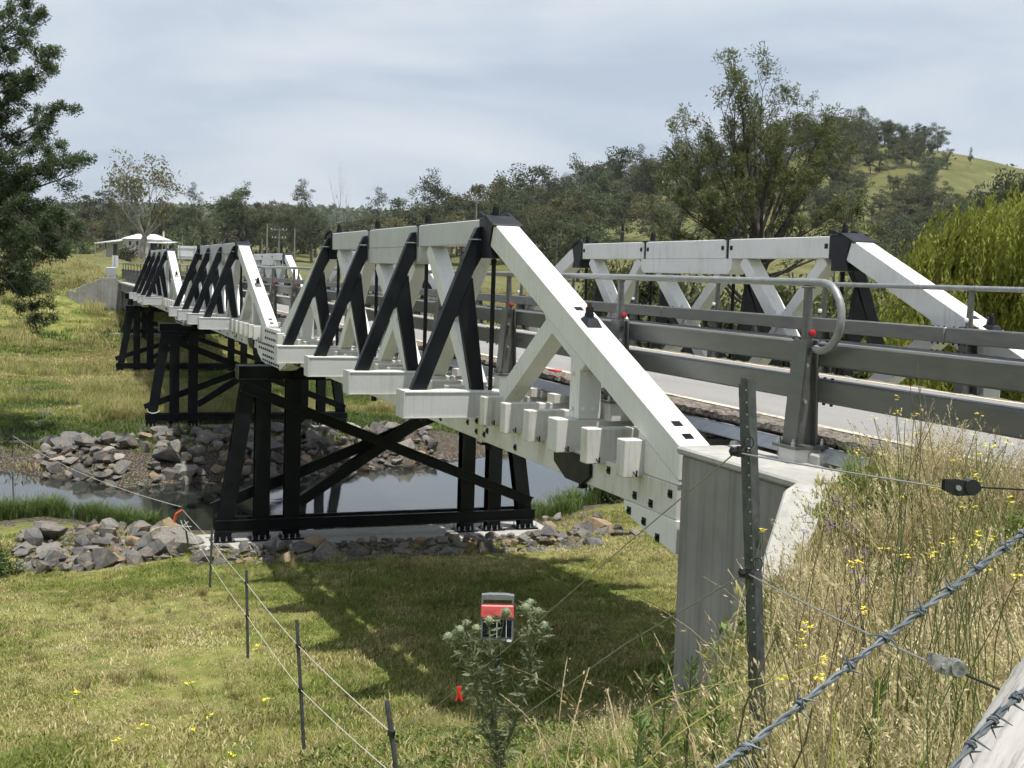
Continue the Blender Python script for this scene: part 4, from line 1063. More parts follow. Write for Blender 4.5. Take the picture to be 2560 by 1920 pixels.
SH = [(555, 560, 300, 13, L_SHR2, 'rounded grey green shrub behind the sign board'), (520, 545, 320, 9, L_SHR, 'bright green bush left of the rounded grey green shrub'),
      (470, 560, 315, 9, L_SHR, 'green bush right beside the farmhouse verandah'), (430, 565, 330, 8, L_SHR, 'dark green bush behind the farmhouse verandah'),
      (333, 606, 285, 6.2, L_SHR2, 'brownish domed shrub in front of the farmhouse wall'), (308, 608, 290, 4.6, L_SHR, 'dark green shrub at the left corner of the farmhouse'),
      (395, 618, 285, 4.0, L_SHR, 'low green shrub under the farmhouse verandah'), (150, 598, 330, 9, L_SHR, 'dark bush at the paddock edge, far left'), (210, 596, 345, 10, L_SHR, 'dark hedge like bush left of the farmhouse shed')]
for i, (px, top, d, w_, m, lb) in enumerate(SH):
    P = ground_pt(px, top, d); h_ = max(1.5, at_px(px, top, d).z - P.z); shrub('shrub', lb, P, w_, h_, m, 300+i, 900, .55, 'shrubs round the farmhouse')
# wispy she oak bushes along the far right bank, seen through the far truss
BUSH = [(1560, 600, 120, 7, L_CAS), (1640, 585, 118, 8, L_CAS), (1720, 600, 110, 8, L_CAS), (1500, 625, 150, 8, L_CAS), (1800, 640, 92, 7, L_CAS), (2010, 620, 100, 9, L_CAS), (2100, 600, 110, 9, L_CAS), (2180, 640, 100, 8, L_CAS), (1690, 690, 85, 6, L_CAS), (1600, 740, 80, 5, L_CAS), (1960, 700, 85, 6, L_CAS)]
lbs = ['left of the far top chord centre', 'behind the far top chord centre', 'left of the tall she oak base', 'behind the far end of the far truss', 'in front of the tall she oak base', 'right of the tall she oak base', 'behind the far cap casting', 'left of the willow', 'behind the far truss centre panel', 'low behind the far truss end panel', 'low behind the near panel of the far truss']
for i, (px, top, d, w_, m) in enumerate(BUSH):
    P = ground_pt(px, top, d); h_ = max(2, at_px(px, top, d).z-P.z); shrub('she_oak_bush', 'wispy olive she oak bush ' + lbs[i], P, w_, h_, m, 340+i, 4200, .55, 'she oak bushes on the far right bank')
P = ground_pt(1470, 1190, 42); P = Vector((23.2, -13.2, hz(23.2, -13.2))); shrub('river_shrub', 'small dark leafy shrub at the water edge under the near bottom chord', P, 2.6, 2.1, L_SHR, 390, 1500, .16)
P = Vector((16.0, 7.3, hz(16.0, 7.3))); shrub('river_shrub', 'small green leafy shrub left of the near rock heap', P, 1.3, .9, L_SHR, 391, 900, .1)

# ------------------------------------------------------------------ individual trees
def special(name, label, segs, C, S_, asp, lm, bk, rng, dirs, tone, base):
    t = empty(name, base)
    put('trunk', wood_mesh('trunk', segs, bk), t); put('crown', crown_mesh('crown', C, S_, asp, lm, rng, dirs, tone), t)
    tag(t, label, 'tree'); return t
def she_oak():
    pr = random.Random(77); rng = np.random.default_rng(77)
    d0 = 80; B = at_px(1895, 700, d0); zg = hz(B.x, B.y); base = Vector((B.x, B.y, zg))
    segs = []; tips = []
    par = dict(wob=.12, up=.7, n=[3, 4], spread=(.25, .6), len=(.5, .72), f0=.25)
    ends = [(1838, 118), (1872, 150), (1905, 128), (1925, 165), (1800, 205), (1855, 230), (1960, 190), (1990, 225), (2020, 235), (2060, 265), (2085, 255), (2115, 300), (1770, 270), (1745, 300), (1700, 330), (1675, 350), (1662, 395), (1710, 420), (1640, 470), (2140, 360), (2090, 380), (2170, 440), (2190, 520), (2120, 520), (2030, 350), (1950, 320), (1890, 300), (1830, 340), (1780, 400), (1690, 520), (1620, 560), (2050, 450), (1980, 430), (1900, 420), (1840, 470), (1760, 500), (2200, 600), (2100, 610), (1700, 610), (1640, 640), (1990, 560), (1820, 580), (2040, 280), (1930, 240), (1815, 160)]
    hub = at_px(1893, 640, d0)
    for (ex, ey) in ends:
        if pr.random() < .12: continue
        E_ = at_px(ex, ey, d0+pr.uniform(-5, 5)); E_ = hub.lerp(at_px(ex, ey+30*(ey < 300), d0+pr.uniform(-5, 5)), .85); S0 = base.lerp(hub, pr.uniform(.55, 1.0)); mid = S0.lerp(E_, .5); mid.z += pr.uniform(-.6, .3)
        mid += Vector((hub.x-E_.x, hub.y-E_.y, 0))*.16
        pts = [S0*(1-t)**2+mid*2*t*(1-t)+E_*t*t+Vector((pr.gauss(0, .1), pr.gauss(0, .1), 0)) for t in np.linspace(0, 1, 10)]
        L = (E_-S0).length; segs.append((pts, list(np.linspace(.07+.010*L, .02, 10))))
        for i in range(4, 10):
            for _ in range(1 if i < 7 else 2):
                dd = (pts[i]-pts[i-1]).normalized(); nd = (dd+Vector((pr.gauss(0, .5), pr.gauss(0, .5), pr.gauss(.15, .35)))).normalized()
                grow(pr, pts[i], nd, L*pr.uniform(.09, .17), .03, 1, par, segs, tips)
    for k in range(2): segs.append(([base+Vector((k*.5, 0, -.5)), base.lerp(hub, .5)+Vector((k*.4, 0, 0)), hub+Vector((k*.3-.15, 0, 0))], [.36, .28, .18]))
    Cs = []; Ds = []; tones = []
    for (p, d) in tips:
        n_ = int(rng.integers(10, 34)); rad_ = rng.uniform(.3, .65)
        dr = np.array(d)*.5+rng.normal(scale=.6, size=(n_, 3))+np.array([0, 0, .15]); dr /= np.linalg.norm(dr, axis=1, keepdims=True)
        q = dr*(rad_*rng.random((n_, 1))**.5); Cs.append(np.array(p)+q); Ds.append(dr+rng.normal(scale=.5, size=(n_, 3))); tones.append(np.clip(.36+.4*q[:, 2]/rad_+rng.normal(0, .17, n_)+rng.normal(0, .12), 0, 1))  # light from above put into needle colour: upper side of tufts paler
    C = np.concatenate(Cs)
    special('she_oak_tree', 'tall open she oak with many thin stems behind the far truss', segs, C, rng.uniform(.18, .36, len(C)), .22, L_CAS, B_DARK, rng, np.concatenate(Ds), np.concatenate(tones), base)
she_oak()
def willow():
    pr = random.Random(5); rng = np.random.default_rng(5)
    d0 = 58; B = at_px(2470, 700, d0); zg = hz(B.x, B.y); base = Vector((B.x, B.y, zg)); top = at_px(2480, 495, d0).z; Hh = top-zg
    segs = []; tips = []
    par = dict(wob=.2, up=.5, n=[4, 5, 4], spread=(.4, .95), len=(.55, .8), f0=.3)
    Rr = Vector((R_.x, R_.y, 0)).normalized()
    hub = base+Vector((0, 0, Hh*.35))
    segs.append(([base, base+Rr*.3+Vector((0, 0, Hh*.18)), hub], [.42, .36, .3]))
    for (ex, ey) in [(2310, 720), (2275, 790), (2350, 640), (2400, 570), (2450, 520), (2510, 505), (2570, 510), (2640, 540), (2390, 690), (2470, 610), (2540, 590), (2610, 650), (2330, 850), (2420, 780), (2500, 700), (2680, 620), (2720, 720), (2560, 760), (2360, 560+60), (2300, 900), (2480, 860), (2640, 800), (2430, 640)]:
        E_ = at_px(ex, ey+55, d0+pr.uniform(-4, 4)); mid = hub.lerp(E_, .55)+Vector((0, 0, .8)); pts = [hub*(1-t)**2+mid*2*t*(1-t)+E_*t*t for t in np.linspace(0, 1, 8)]; segs.append((pts, list(np.linspace(.12, .02, 8))))
        for i in range(3, 8):
            for _ in range(3): grow(pr, pts[i], (pts[i]-pts[i-1]).normalized()+Vector((pr.gauss(0, .7), pr.gauss(0, .7), pr.gauss(.1, .4))), pr.uniform(.5, 1.3), .02, 1, par, segs, tips)
    fix = lambda p: p
    Cs = []; Ds = []; tones = []
    for (p, d) in tips:
        p = fix(p)
        for s_ in range(pr.randint(2, 4)):
            L = pr.uniform(.8, 3.2)*min(1, (p.z-zg)/5+.2); n_ = int(L*12)
            o = Vector((pr.gauss(0, .55), pr.gauss(0, .55), pr.gauss(0, .25))); out_ = Vector((d.x, d.y, 0))*pr.uniform(.1, .9)
            t_ = np.linspace(0, 1, n_)[:, None]
            q = np.array(p+o) + np.array(out_)*(1-(1-t_)**2) + np.array([0, 0, -1.0])*L*(t_**1.5) + rng.normal(scale=.05, size=(n_, 3))
            Cs.append(q); Ds.append(np.array([0, 0, -1.0]) + np.array(out_)*(1-t_)+rng.normal(scale=.22, size=(n_, 3))); b_ = rng.normal(0, .17)
            tones.append(np.clip(.5+b_+rng.normal(0, .13, n_), 0, 1))
    C = np.concatenate(Cs); special('willow_tree', 'yellow green weeping willow at the right, behind the far truss end post', segs, C, rng.uniform(.18, .34, len(C)), .26, L_WIL, B_DARK, rng, np.concatenate(Ds), np.concatenate(tones), base)
willow()
def left_oak():
    pr = random.Random(21); rng = np.random.default_rng(21)
    d0 = 55; B = at_px(-150, 700, d0); zg = hz(B.x, B.y); base = Vector((B.x, B.y, zg))
    segs = []; tips = []
    par = dict(wob=.13, up=.5, n=[3, 4], spread=(.3, .75), len=(.5, .72), f0=.3)
    trunk = [base + Vector((0, 0, z))+Vector((math.sin(z*.3)*.15, math.cos(z*.4)*.15, 0)) for z in np.linspace(0, 22, 12)]
    segs.append((trunk, list(np.linspace(.38, .10, 12))))
    # limbs reaching to the right at photo positions (end px, end py)
    ends = [(55, 40), (95, 60), (60, 110), (130, 170), (115, 200), (60, 230), (140, 290), (110, 330), (160, 420), (190, 435), (140, 400), (60, 380), (95, 460), (40, 470), (60, 520), (110, 540), (145, 560), (150, 600), (120, 630), (60, 650), (90, 700), (60, 640), (100, 580), (30, 560), (80, 740), (75, 765), (40, 700), (20, 300), (20, 180), (10, 420), (-60, 300), (-90, 500), (-50, 100)]
    for (ex, ey) in ends:
        E_ = at_px(ex-8, ey, d0 + pr.uniform(-2.5, 2.5)); down = ey > 470
        z0 = min(20.5, max(4, E_.z-zg + (pr.uniform(1.0, 3.5) if down else -pr.uniform(1.0, 3.0)))); S0 = base+Vector((0, 0, z0))
        mid = S0.lerp(E_, .55)+Vector((0, 0, 1.0 if down else -.4)); pts = []
        for i in range(8):
            t_ = i/7; pts.append(S0*(1-t_)**2+mid*2*t_*(1-t_)+E_*t_*t_)
        segs.append((pts, list(np.linspace(.09, .018, 8))))
        for i in range(3, 8):
            for _ in range(1 if i < 6 else 2):
                dd = (pts[i]-pts[i-1]).normalized(); nd = (dd+Vector((pr.gauss(0, .6), pr.gauss(0, .6), pr.gauss(.1, .4)))).normalized()
                grow(pr, pts[i], nd, pr.uniform(.35, .8), .018, 1, par, segs, tips)
    Cs = []; Ds = []; tones = []
    for (p, d) in tips:
        n_ = rng.integers(40, 75); low = p.z-zg < 7.5
        dr = np.array(d)*.35+rng.normal(scale=.6, size=(n_, 3))+np.array([0, 0, -.55 if low else .35]); dr /= np.linalg.norm(dr, axis=1, keepdims=True)
        q = dr*(rng.uniform(.26, .42)*rng.random((n_, 1))**.45)
        Cs.append(np.array(p)+q); Ds.append(dr+rng.normal(scale=.5, size=(n_, 3))); tones.append(np.clip(.30+.9*q[:, 2]+rng.normal(0, .16, n_)+rng.normal(0, .10), 0, 1))  # needles coloured darker low in each tuft, as painted shade, plus random tone
    C = np.concatenate(Cs); special('river_oak_tree', 'dark river oak with needle like foliage reaching in at the left edge', segs, C, rng.uniform(.12, .24, len(C)), .22, L_LEFT, B_DARK, rng, np.concatenate(Ds), np.concatenate(tones), base)
left_oak()
def house_gum():
    pr = random.Random(33); rng = np.random.default_rng(33)
    d0 = 278; B = at_px(352, 640, d0); zg = hz(B.x, B.y); base = Vector((B.x, B.y, zg)); top = at_px(400, 380, d0).z
    segs = []; tips = []; Rr = Vector((R_.x, R_.y, 0)).normalized()
    par = dict(wob=.16, up=.9, n=[3, 4, 3], spread=(.3, .75), len=(.55, .8), f0=.3)
    p1 = base+Rr*.8+Vector((0, 0, 6)); segs.append(([base+Vector((0, 0, -.5)), base+Rr*.3+Vector((0, 0, 3)), p1], [.95, .75, .6]))
    for a, k in ((-.75, .9), (-.2, 1.05), (.3, 1.0), (.75, .85), (.1, .9), (1.1, .55)):
        grow(pr, p1, (Vector((0, 0, 1))+Rr*a+Vector((pr.uniform(-.4, .4), pr.uniform(-.4, .4), 0))).normalized(), (top-p1.z)*.47*k, .34, 3, par, segs, tips)
    zs = max(t[0].z for t in tips); sc = (top-p1.z)/(zs+.3-p1.z); fix = lambda p: p if p.z < p1.z else Vector((p.x, p.y, p1.z+(p.z-p1.z)*sc)); segs = [([fix(p) for p in pts], rr) for pts, rr in segs]
    Cs = []
    for (p, d) in tips:
        p = fix(p)
        if pr.random() < .3: continue
        n_ = rng.integers(6, 15); Cs.append(np.array(p)+rng.normal(scale=(.7, .7, .45), size=(n_, 3)))
    C = np.concatenate(Cs); special('gum_tree', 'tall open gum with pale limbs in front of the farmhouse', segs, C, rng.uniform(.5, 1.0, len(C)), .38, L_EUC2, B_PALE, rng, None, None, base)
house_gum()
def dead_tree(px, top, d, label, seed):
    pr = random.Random(seed); segs = []; tips = []; P = ground_pt(px, top, d); hgt = at_px(px, top, d).z-P.z
    grow(pr, P, Vector((pr.uniform(-.1, .1), pr.uniform(-.1, .1), 1)), hgt*.66, .2, 3, dict(wob=.12, up=1.2, n=[3, 3, 4], spread=(.2, .5), len=(.5, .75), f0=.4), segs, tips)
    t = empty('dead_tree', P); put('trunk', wood_mesh('trunk', segs, B_PALE), t); tag(t, label, 'tree', 'bare dead trees')
dead_tree(843, 458, 360, 'bare dead tree with grey twigs above the middle span', 1); dead_tree(868, 470, 365, 'second bare dead tree, right of the taller one', 2); dead_tree(1432, 428, 440, 'bare twiggy tree on the ridge line left of the hill grove', 3)

# far wooded ridge: trees too far off to tell apart
def far_wood():
    rng = np.random.default_rng(9); az0 = math.atan2(F_.y, F_.x)
    n = 5200; az = az0 + rng.uniform(-rad(27), rad(29), n); r = 1050 + 1150*rng.random(n)**.8
    x = CAM.x+r*np.cos(az); y = CAM.y+r*np.sin(az); z = H(x, y)
    C = []; S_ = []; tones = []
    for k in range(9):
        q = rng.normal(size=(n, 3))*np.array([3.6, 3.6, 2.6]); q[:, 2] = np.abs(q[:, 2])+3.0
        C.append(np.stack([x, y, z], 1)+q); S_.append(rng.uniform(5, 9, n)); tones.append(np.clip(q[:, 2]/12+rng.normal(0, .12, n), 0, 1))  # painted light: leaf colour rises with height in the distant crowns
    me = crown_mesh('distant_forest', np.concatenate(C), np.concatenate(S_), .55, L_EUC, rng, None, np.concatenate(tones))
    tag(put('distant_forest', me), 'far wooded ridge on the horizon', 'forest', kind='stuff')
far_wood()
# ------------------------------------------------------------------ ground hit for a photo pixel
def ray_ground(px, py, d0=2.0, d1=700.0):
    d = d0
    while d < d1:
        P = at_px(px, py, d)
        if P.z < hz(P.x, P.y): return P, d
        d *= 1.004
    return at_px(px, py, d1), d1

# ------------------------------------------------------------------ grass patches (instanced by geometry nodes)
GR_GREEN = m_leaf('green_grass', [(.1, (.080, .120, .020)), (.4, (.170, .225, .042)), (.65, (.275, .31, .080)), (.95, (.46, .42, .19))], .4, nscale=.5)
GR_DRY = m_leaf('drying_grass', [(.1, (.125, .150, .034)), (.35, (.235, .255, .068)), (.6, (.38, .345, .14)), (.95, (.60, .51, .28))], .35, nscale=.6)
GR_STRAW = m_leaf('straw_grass', [(.1, (.19, .165, .06)), (.4, (.34, .285, .13)), (.7, (.50, .42, .22)), (.95, (.66, .57, .36))], .3, nscale=.8)
L_GRND = m_leaf('low_weed_leaf', [(.1, (.075, .105, .030)), (.5, (.14, .185, .052)), (.9, (.23, .28, .095))], .35)
def blade_mesh(name, n, rad_, h0, h1, wd, bend, m, seed, straw=.25, heads=0.0):
    rng = np.random.default_rng(seed)
    a = rng.uniform(0, 6.283, n); rr = rad_*np.sqrt(rng.random(n)); B = np.stack([rr*np.cos(a), rr*np.sin(a), np.full(n, -.03)], 1)
    h = rng.uniform(h0, h1, n)*(1-.35*(rr/rad_)); la = rng.uniform(0, 6.283, n); be = rng.uniform(.3, 1, n)*bend
    lean = np.stack([np.cos(la), np.sin(la), np.zeros(n)], 1); side = np.stack([-np.sin(la+rng.normal(0, .9, n)), np.cos(la), np.zeros(n)], 1); side /= np.linalg.norm(side, axis=1, keepdims=True)
    up = np.array([0, 0, 1.0]); hh = h[:, None]; bb = be[:, None]
    M1 = B+up*hh*.5+lean*hh*bb*.22; T = B+up*hh*(1-.28*bb)+lean*hh*bb*.85
    w_ = wd*rng.uniform(.6, 1.3, n)[:, None]
    V = np.stack([B-side*w_, B+side*w_, M1+side*w_*.8, M1-side*w_*.8, T+side*w_*.12, T-side*w_*.12], 1).reshape(-1, 3)
    i = np.arange(n)[:, None]*6; Fq = np.concatenate([i+np.array([[0, 1, 2, 3]]), i+np.array([[3, 2, 4, 5]])]); 
    r_ = np.where(rng.random(n) < straw, rng.uniform(.6, 1, n), rng.uniform(0, .55, n)); tone = np.concatenate([r_, r_])
    if heads > 0:
        k = np.where(rng.random(n) < heads)[0]; C = []; 
        for j in k:
            q = 9; t_ = np.linspace(.72, 1.0, q)[:, None]
            C.append((M1[j]*(1-t_)+T[j]*t_)+rng.normal(scale=.006, size=(q, 3)))
        C = np.concatenate(C); V2, F2 = leaf_quads(C, rng.uniform(.014, .028, len(C)), .35, rng, np.repeat((T-M1)[k], 9, 0)/np.linalg.norm((T-M1)[k], axis=1).repeat(9)[:, None])
        Fq = np.concatenate([Fq, F2+len(V)]); V = np.concatenate([V, V2]); tone = np.concatenate([tone, rng.uniform(.65, 1, len(C))])
    return arr_mesh(name, V, Fq, m, {'tone': ('FACE', tone)})
def weed_mesh(name, n, rad_, m, seed, ls=.05):
    rng = np.random.default_rng(seed); a = rng.uniform(0, 6.283, n); rr = rad_*np.sqrt(rng.random(n))
    C = np.stack([rr*np.cos(a), rr*np.sin(a), rng.uniform(.01, .14, n)], 1); d = rng.normal(size=(n, 3)); d[:, 2] *= .5
    V, Fq = leaf_quads(C, rng.uniform(.5, 1.4, n)*ls, .42, rng, d); return arr_mesh(name, V, Fq, m, {'tone': ('FACE', rng.uniform(0, .7, n))})
def gn_scatter(name, label, P, S_, protos, seed, cat='grass', idx=None):
    """P (N,3) points, S_ (N,) scales; protos: meshes picked at random"""
    me = bpy.data.meshes.new(name); me.vertices.add(len(P)); me.vertices.foreach_set('co', np.asarray(P, np.float32).ravel())
    a = me.attributes.new('scl', 'FLOAT', 'POINT'); a.data.foreach_set('value', np.asarray(S_, np.float32))
    if idx is None: idx = np.random.default_rng(seed).integers(0, len(protos), len(P))
    a = me.attributes.new('pick', 'INT', 'POINT'); a.data.foreach_set('value', np.asarray(idx, np.int32)); me.update()
    o = put(name, me)
    col = bpy.data.collections.new(name + '_source')
    for i, pm_ in enumerate(protos): col.objects.link(bpy.data.objects.new('%s_source_%d' % (name, i), pm_))
    ng = bpy.data.node_groups.new(name, 'GeometryNodeTree')
    ng.interface.new_socket('Geometry', in_out='INPUT', socket_type='NodeSocketGeometry'); ng.interface.new_socket('Geometry', in_out='OUTPUT', socket_type='NodeSocketGeometry')
    n_ = ng.nodes; gi = n_.new('NodeGroupInput'); go = n_.new('NodeGroupOutput'); ip = n_.new('GeometryNodeInstanceOnPoints'); ci = n_.new('GeometryNodeCollectionInfo')
    ci.inputs['Collection'].default_value = col; ci.inputs['Separate Children'].default_value = True; ci.inputs['Reset Children'].default_value = True
    ip.inputs['Pick Instance'].default_value = True
    rv = n_.new('FunctionNodeRandomValue'); rv.data_type = 'FLOAT_VECTOR'; rv.inputs[0].default_value = (-.12, -.12, 0); rv.inputs[1].default_value = (.12, .12, 6.283); rv.inputs['Seed'].default_value = seed
    ri = n_.new('GeometryNodeInputNamedAttribute'); ri.data_type = 'INT'; ri.inputs['Name'].default_value = 'pick'
    na = n_.new('GeometryNodeInputNamedAttribute'); na.data_type = 'FLOAT'; na.inputs['Name'].default_value = 'scl'
    L = ng.links.new
    L(gi.outputs[0], ip.inputs['Points']); L(ci.outputs[0], ip.inputs['Instance']); L(rv.outputs[0], ip.inputs['Rotation'])
    L([s for s in ri.outputs if s.enabled][0], ip.inputs['Instance Index']); L([s for s in na.outputs if s.enabled][0], ip.inputs['Scale']); L(ip.outputs[0], go.inputs[0])
    md = o.modifiers.new('scatter', 'NODES'); md.node_group = ng
    tag(o, label, cat, kind='stuff'); return o
rg = np.random.default_rng(42)
def sample(n, x0, x1, y0, y1, margin=.2):
    x = rg.uniform(x0, x1, n); y = rg.uniform(y0, y1, n); z = H(x, y); P = np.stack([x, y, z], 1); return P[in_view(P, margin)]
def pix(P):
    d = P-np.array(CAM); z = d@np.array(F_); return 1280+FPX*(d@np.array(R_))/z, 960-FPX*(d@np.array(U_))/z, z
def blocked(P):
    x, y = P[:, 0], P[:, 1]; b_ = np.zeros(len(P), bool)
    b_ |= (y > -W-.6) & (y < -.3) & (x < -6.4)                    # road
    for px in PIERX: b_ |= (np.abs(x-px) < 1.1) & (y < 2.3) & (y > -W-2.3)
    b_ |= (x > -9.0) & (x < -6.5) & (y > -W-.4) & (y < .42)       # abutment
    q = (x+8.69)*(-.7071)+(y-.32)*.7071; r_ = (x+8.69)*(-.7071)+(y-.32)*(-.7071)
    b_ |= (q > -.1) & (q < 1.6) & (r_ > -.06) & (r_ < .62)
    tn = np.interp(y, NEAR_Y, NEAR_X)-x; tf = x-np.interp(y, FAR_Y, FAR_X)
    b_ |= (tn < .25) & (tf < .3)
    return b_
LAWN = [blade_mesh('lawn', 130, .34, .05, .16, .0075, 1.0, GR_GREEN, 1, .15), blade_mesh('lawn', 130, .34, .04, .14, .0075, 1.1, GR_GREEN, 3, .30),
        blade_mesh('lawn', 130, .34, .04, .15, .0075, 1.0, GR_DRY, 2, .35), blade_mesh('lawn', 110, .34, .03, .12, .0075, 1.1, GR_DRY, 4, .7), blade_mesh('lawn', 70, .30, .03, .10, .0080, 1.2, GR_STRAW, 20, .5)]
def lawn_pick(P, sc=1.7, seed=40, bias=0.0):
    """green in the damp hollows, straw on the dry patches"""
    v = .62*vnoise(P[:, 0], P[:, 1], sc*2.6, seed)+.38*vnoise(P[:, 0], P[:, 1], sc*.7, seed+1)+rg.normal(0, .09, len(P))+bias
    return np.digitize(v, [.36, .47, .57, .68])
TALL = [blade_mesh('tall', 60, .17, .30, .80, .0030, .8, GR_STRAW, 5, .55, .5), blade_mesh('tall', 70, .18, .22, .60, .0032, .9, GR_DRY, 6, .4, .3), blade_mesh('tall', 70, .18, .18, .50, .0036, .9, GR_GREEN, 7, .15), blade_mesh('tall', 50, .16, .35, .90, .0028, .6, GR_STRAW, 8, .6, .7), weed_mesh('weeds', 120, .22, L_GRND, 9), blade_mesh('tall', 80, .18, .2, .6, .0045, .9, GR_GREEN, 18, .1), weed_mesh('weeds', 160, .22, L_GRND, 19, .06)]
TALL2 = TALL[1:3]+[weed_mesh('weeds', 150, .26, L_GRND, 10, .06)]
TUFT = blade_mesh('tuft', 60, .12, .25, .6, .006, .7, GR_DRY, 30, .5)
GR_REED = m_leaf('rush_blades', [(.1, (.045, .075, .018)), (.5, (.095, .145, .036)), (.95, (.20, .25, .075))], .3)
FARL = [blade_mesh('lawn', 260, 1.0, .12, .40, .016, .9, GR_REED, 11, .25), blade_mesh('lawn', 260, 1.0, .10, .34, .016, .9, GR_GREEN, 12, .30), blade_mesh('lawn', 240, 1.0, .08, .30, .016, 1.0, GR_DRY, 13, .45)]
FART = [blade_mesh('tall', 150, .6, .5, 1.15, .010, .8, GR_DRY, 14, .5), blade_mesh('tall', 150, .6, .4, 1.0, .010, .8, GR_GREEN, 15, .3)]
REED = [blade_mesh('reed', 110, .30, .45, 1.0, .010, .8, GR_REED, 16, .12), blade_mesh('reed', 100, .28, .4, .9, .010, .9, GR_REED, 17, .2)]
# river flat
P = sample(13000, -7.5, 21, -16, 12); P = P[~blocked(P)]
keep = rg.random(len(P)) < np.clip(1.15 - np.clip(1-(np.interp(P[:, 1], NEAR_Y, NEAR_X)-P[:, 0])/7, 0, 1)*1.2, 0, 1)
P = P[keep]; dn = vnoise(P[:, 0], P[:, 1], 2.2, 7); S_ = rg.uniform(.7, 1.2, len(P))*(.65+.9*dn)
gn_scatter('short_grass', 'short patchy green and dry grass on the river flat', P, S_, LAWN, 3, idx=lawn_pick(P, bias=.06*sstep(1, 5, P[:, 1])))
sel = (vnoise(P[:, 0], P[:, 1], 1.1, 21) > .60) & (rg.random(len(P)) < .42+.3*(P[:, 0] > 11)); gn_scatter('grass_tufts', 'longer tufts in the grass of the river flat', P[sel], rg.uniform(.3, .8, sel.sum())*(.6+.8*vnoise(P[sel, 0], P[sel, 1], 3.1, 22)), TALL[1:3]+[TUFT], 4)
# near bank, tall and weedy to the right
P = sample(15000, -16.4, -3.0, -1.2, 9.5, .1); P = P[~blocked(P)]
ppx, ppy, pz = pix(P); wt = np.where(ppx > 1350, 1.0, np.where(ppx > 1000, .45, .03)); wt = wt*np.where(pz < 1.8, 0, 1)*np.clip(1.35-pz/14, .25, 1)
k_ = rg.random(len(P)) < wt; Q = P[k_]; qx, qy, qz = pix(Q)
ix = rg.integers(0, len(TALL), len(Q)); ix = np.where((qx < 1960) & (rg.random(len(Q)) < .6), rg.choice([2, 4, 5, 6], len(Q)), ix)
gn_scatter('bank_grass', 'tall dry seeding grass and weeds on the near road bank', Q, rg.uniform(.6, 1.05, len(Q))*np.where(qx > 1950, 1.08, np.where(qx > 1500, .72, .5)), TALL, 5, idx=ix)
k2 = rg.random(len(P)) < .55*np.where(pz < 1.6, 0, 1); gn_scatter('bank_turf', 'low green and dry turf under the tall bank grass', P[k2], rg.uniform(.7, 1.2, k2.sum()), LAWN[:4] + TALL2[2:], 6, idx=np.where(rg.random(k2.sum()) < .10, 4, rg.integers(0, 4, k2.sum())))
# far bank and paddock
P = sample(15000, 33, 80, -40, 18); P = P[~blocked(P)]; tf = P[:, 0]-np.interp(P[:, 1], FAR_Y, FAR_X)
k_ = rg.random(len(P)) < np.clip((tf-3.5)/7, .02, 1); P = P[k_]; gn_scatter('far_bank_grass', 'green grass covering the far river bank', P, rg.uniform(.6, 1.2, len(P)), FARL, 7, idx=np.digitize(.6*vnoise(P[:, 0], P[:, 1], 9, 61)+.4*vnoise(P[:, 0], P[:, 1], 3, 62)+rg.normal(0, .07, len(P)), [.42, .58]))
k_ = (vnoise(P[:, 0], P[:, 1], 5, 31) > .60) & (rg.random(len(P)) < .5); gn_scatter('far_bank_tussocks', 'tall brownish tussocks on the far river bank', P[k_], rg.uniform(.6, 1.15, k_.sum()), FART, 8)
P = sample(9000, 78, 200, -70, 40, .05); P = P[~((P[:, 1] > -W-1) & (P[:, 1] < .6))]; gn_scatter('paddock_grass', 'rank grass of the paddock beyond the bridge', P, rg.uniform(.9, 1.9, len(P)), FARL+FART[:1], 9)
# reeds at the near water edge
yy = rg.uniform(2.9, 8.2, 90); xx = np.interp(yy, NEAR_Y, NEAR_X)-rg.uniform(.1, 1.5, 90); yy2 = rg.uniform(-13.5, -9.0, 26); xx2 = np.interp(yy2, NEAR_Y, NEAR_X)-rg.uniform(.2, 2.2, 26)
xx = np.concatenate([xx, xx2]); yy = np.concatenate([yy, yy2]); gn_scatter('waterside_rushes', 'bright green rushes along the near water edge', np.stack([xx, yy, H(xx, yy)], 1), rg.uniform(.7, 1.25, len(xx)), REED, 10)
# tall clump of grass under the bridge near the second pier
P = sample(900, 45, 58, -1, 4); gn_scatter('tall_grass_clump', 'high olive grass left of the second pier', P, rg.uniform(.7, 1.2, len(P)), FART, 11)

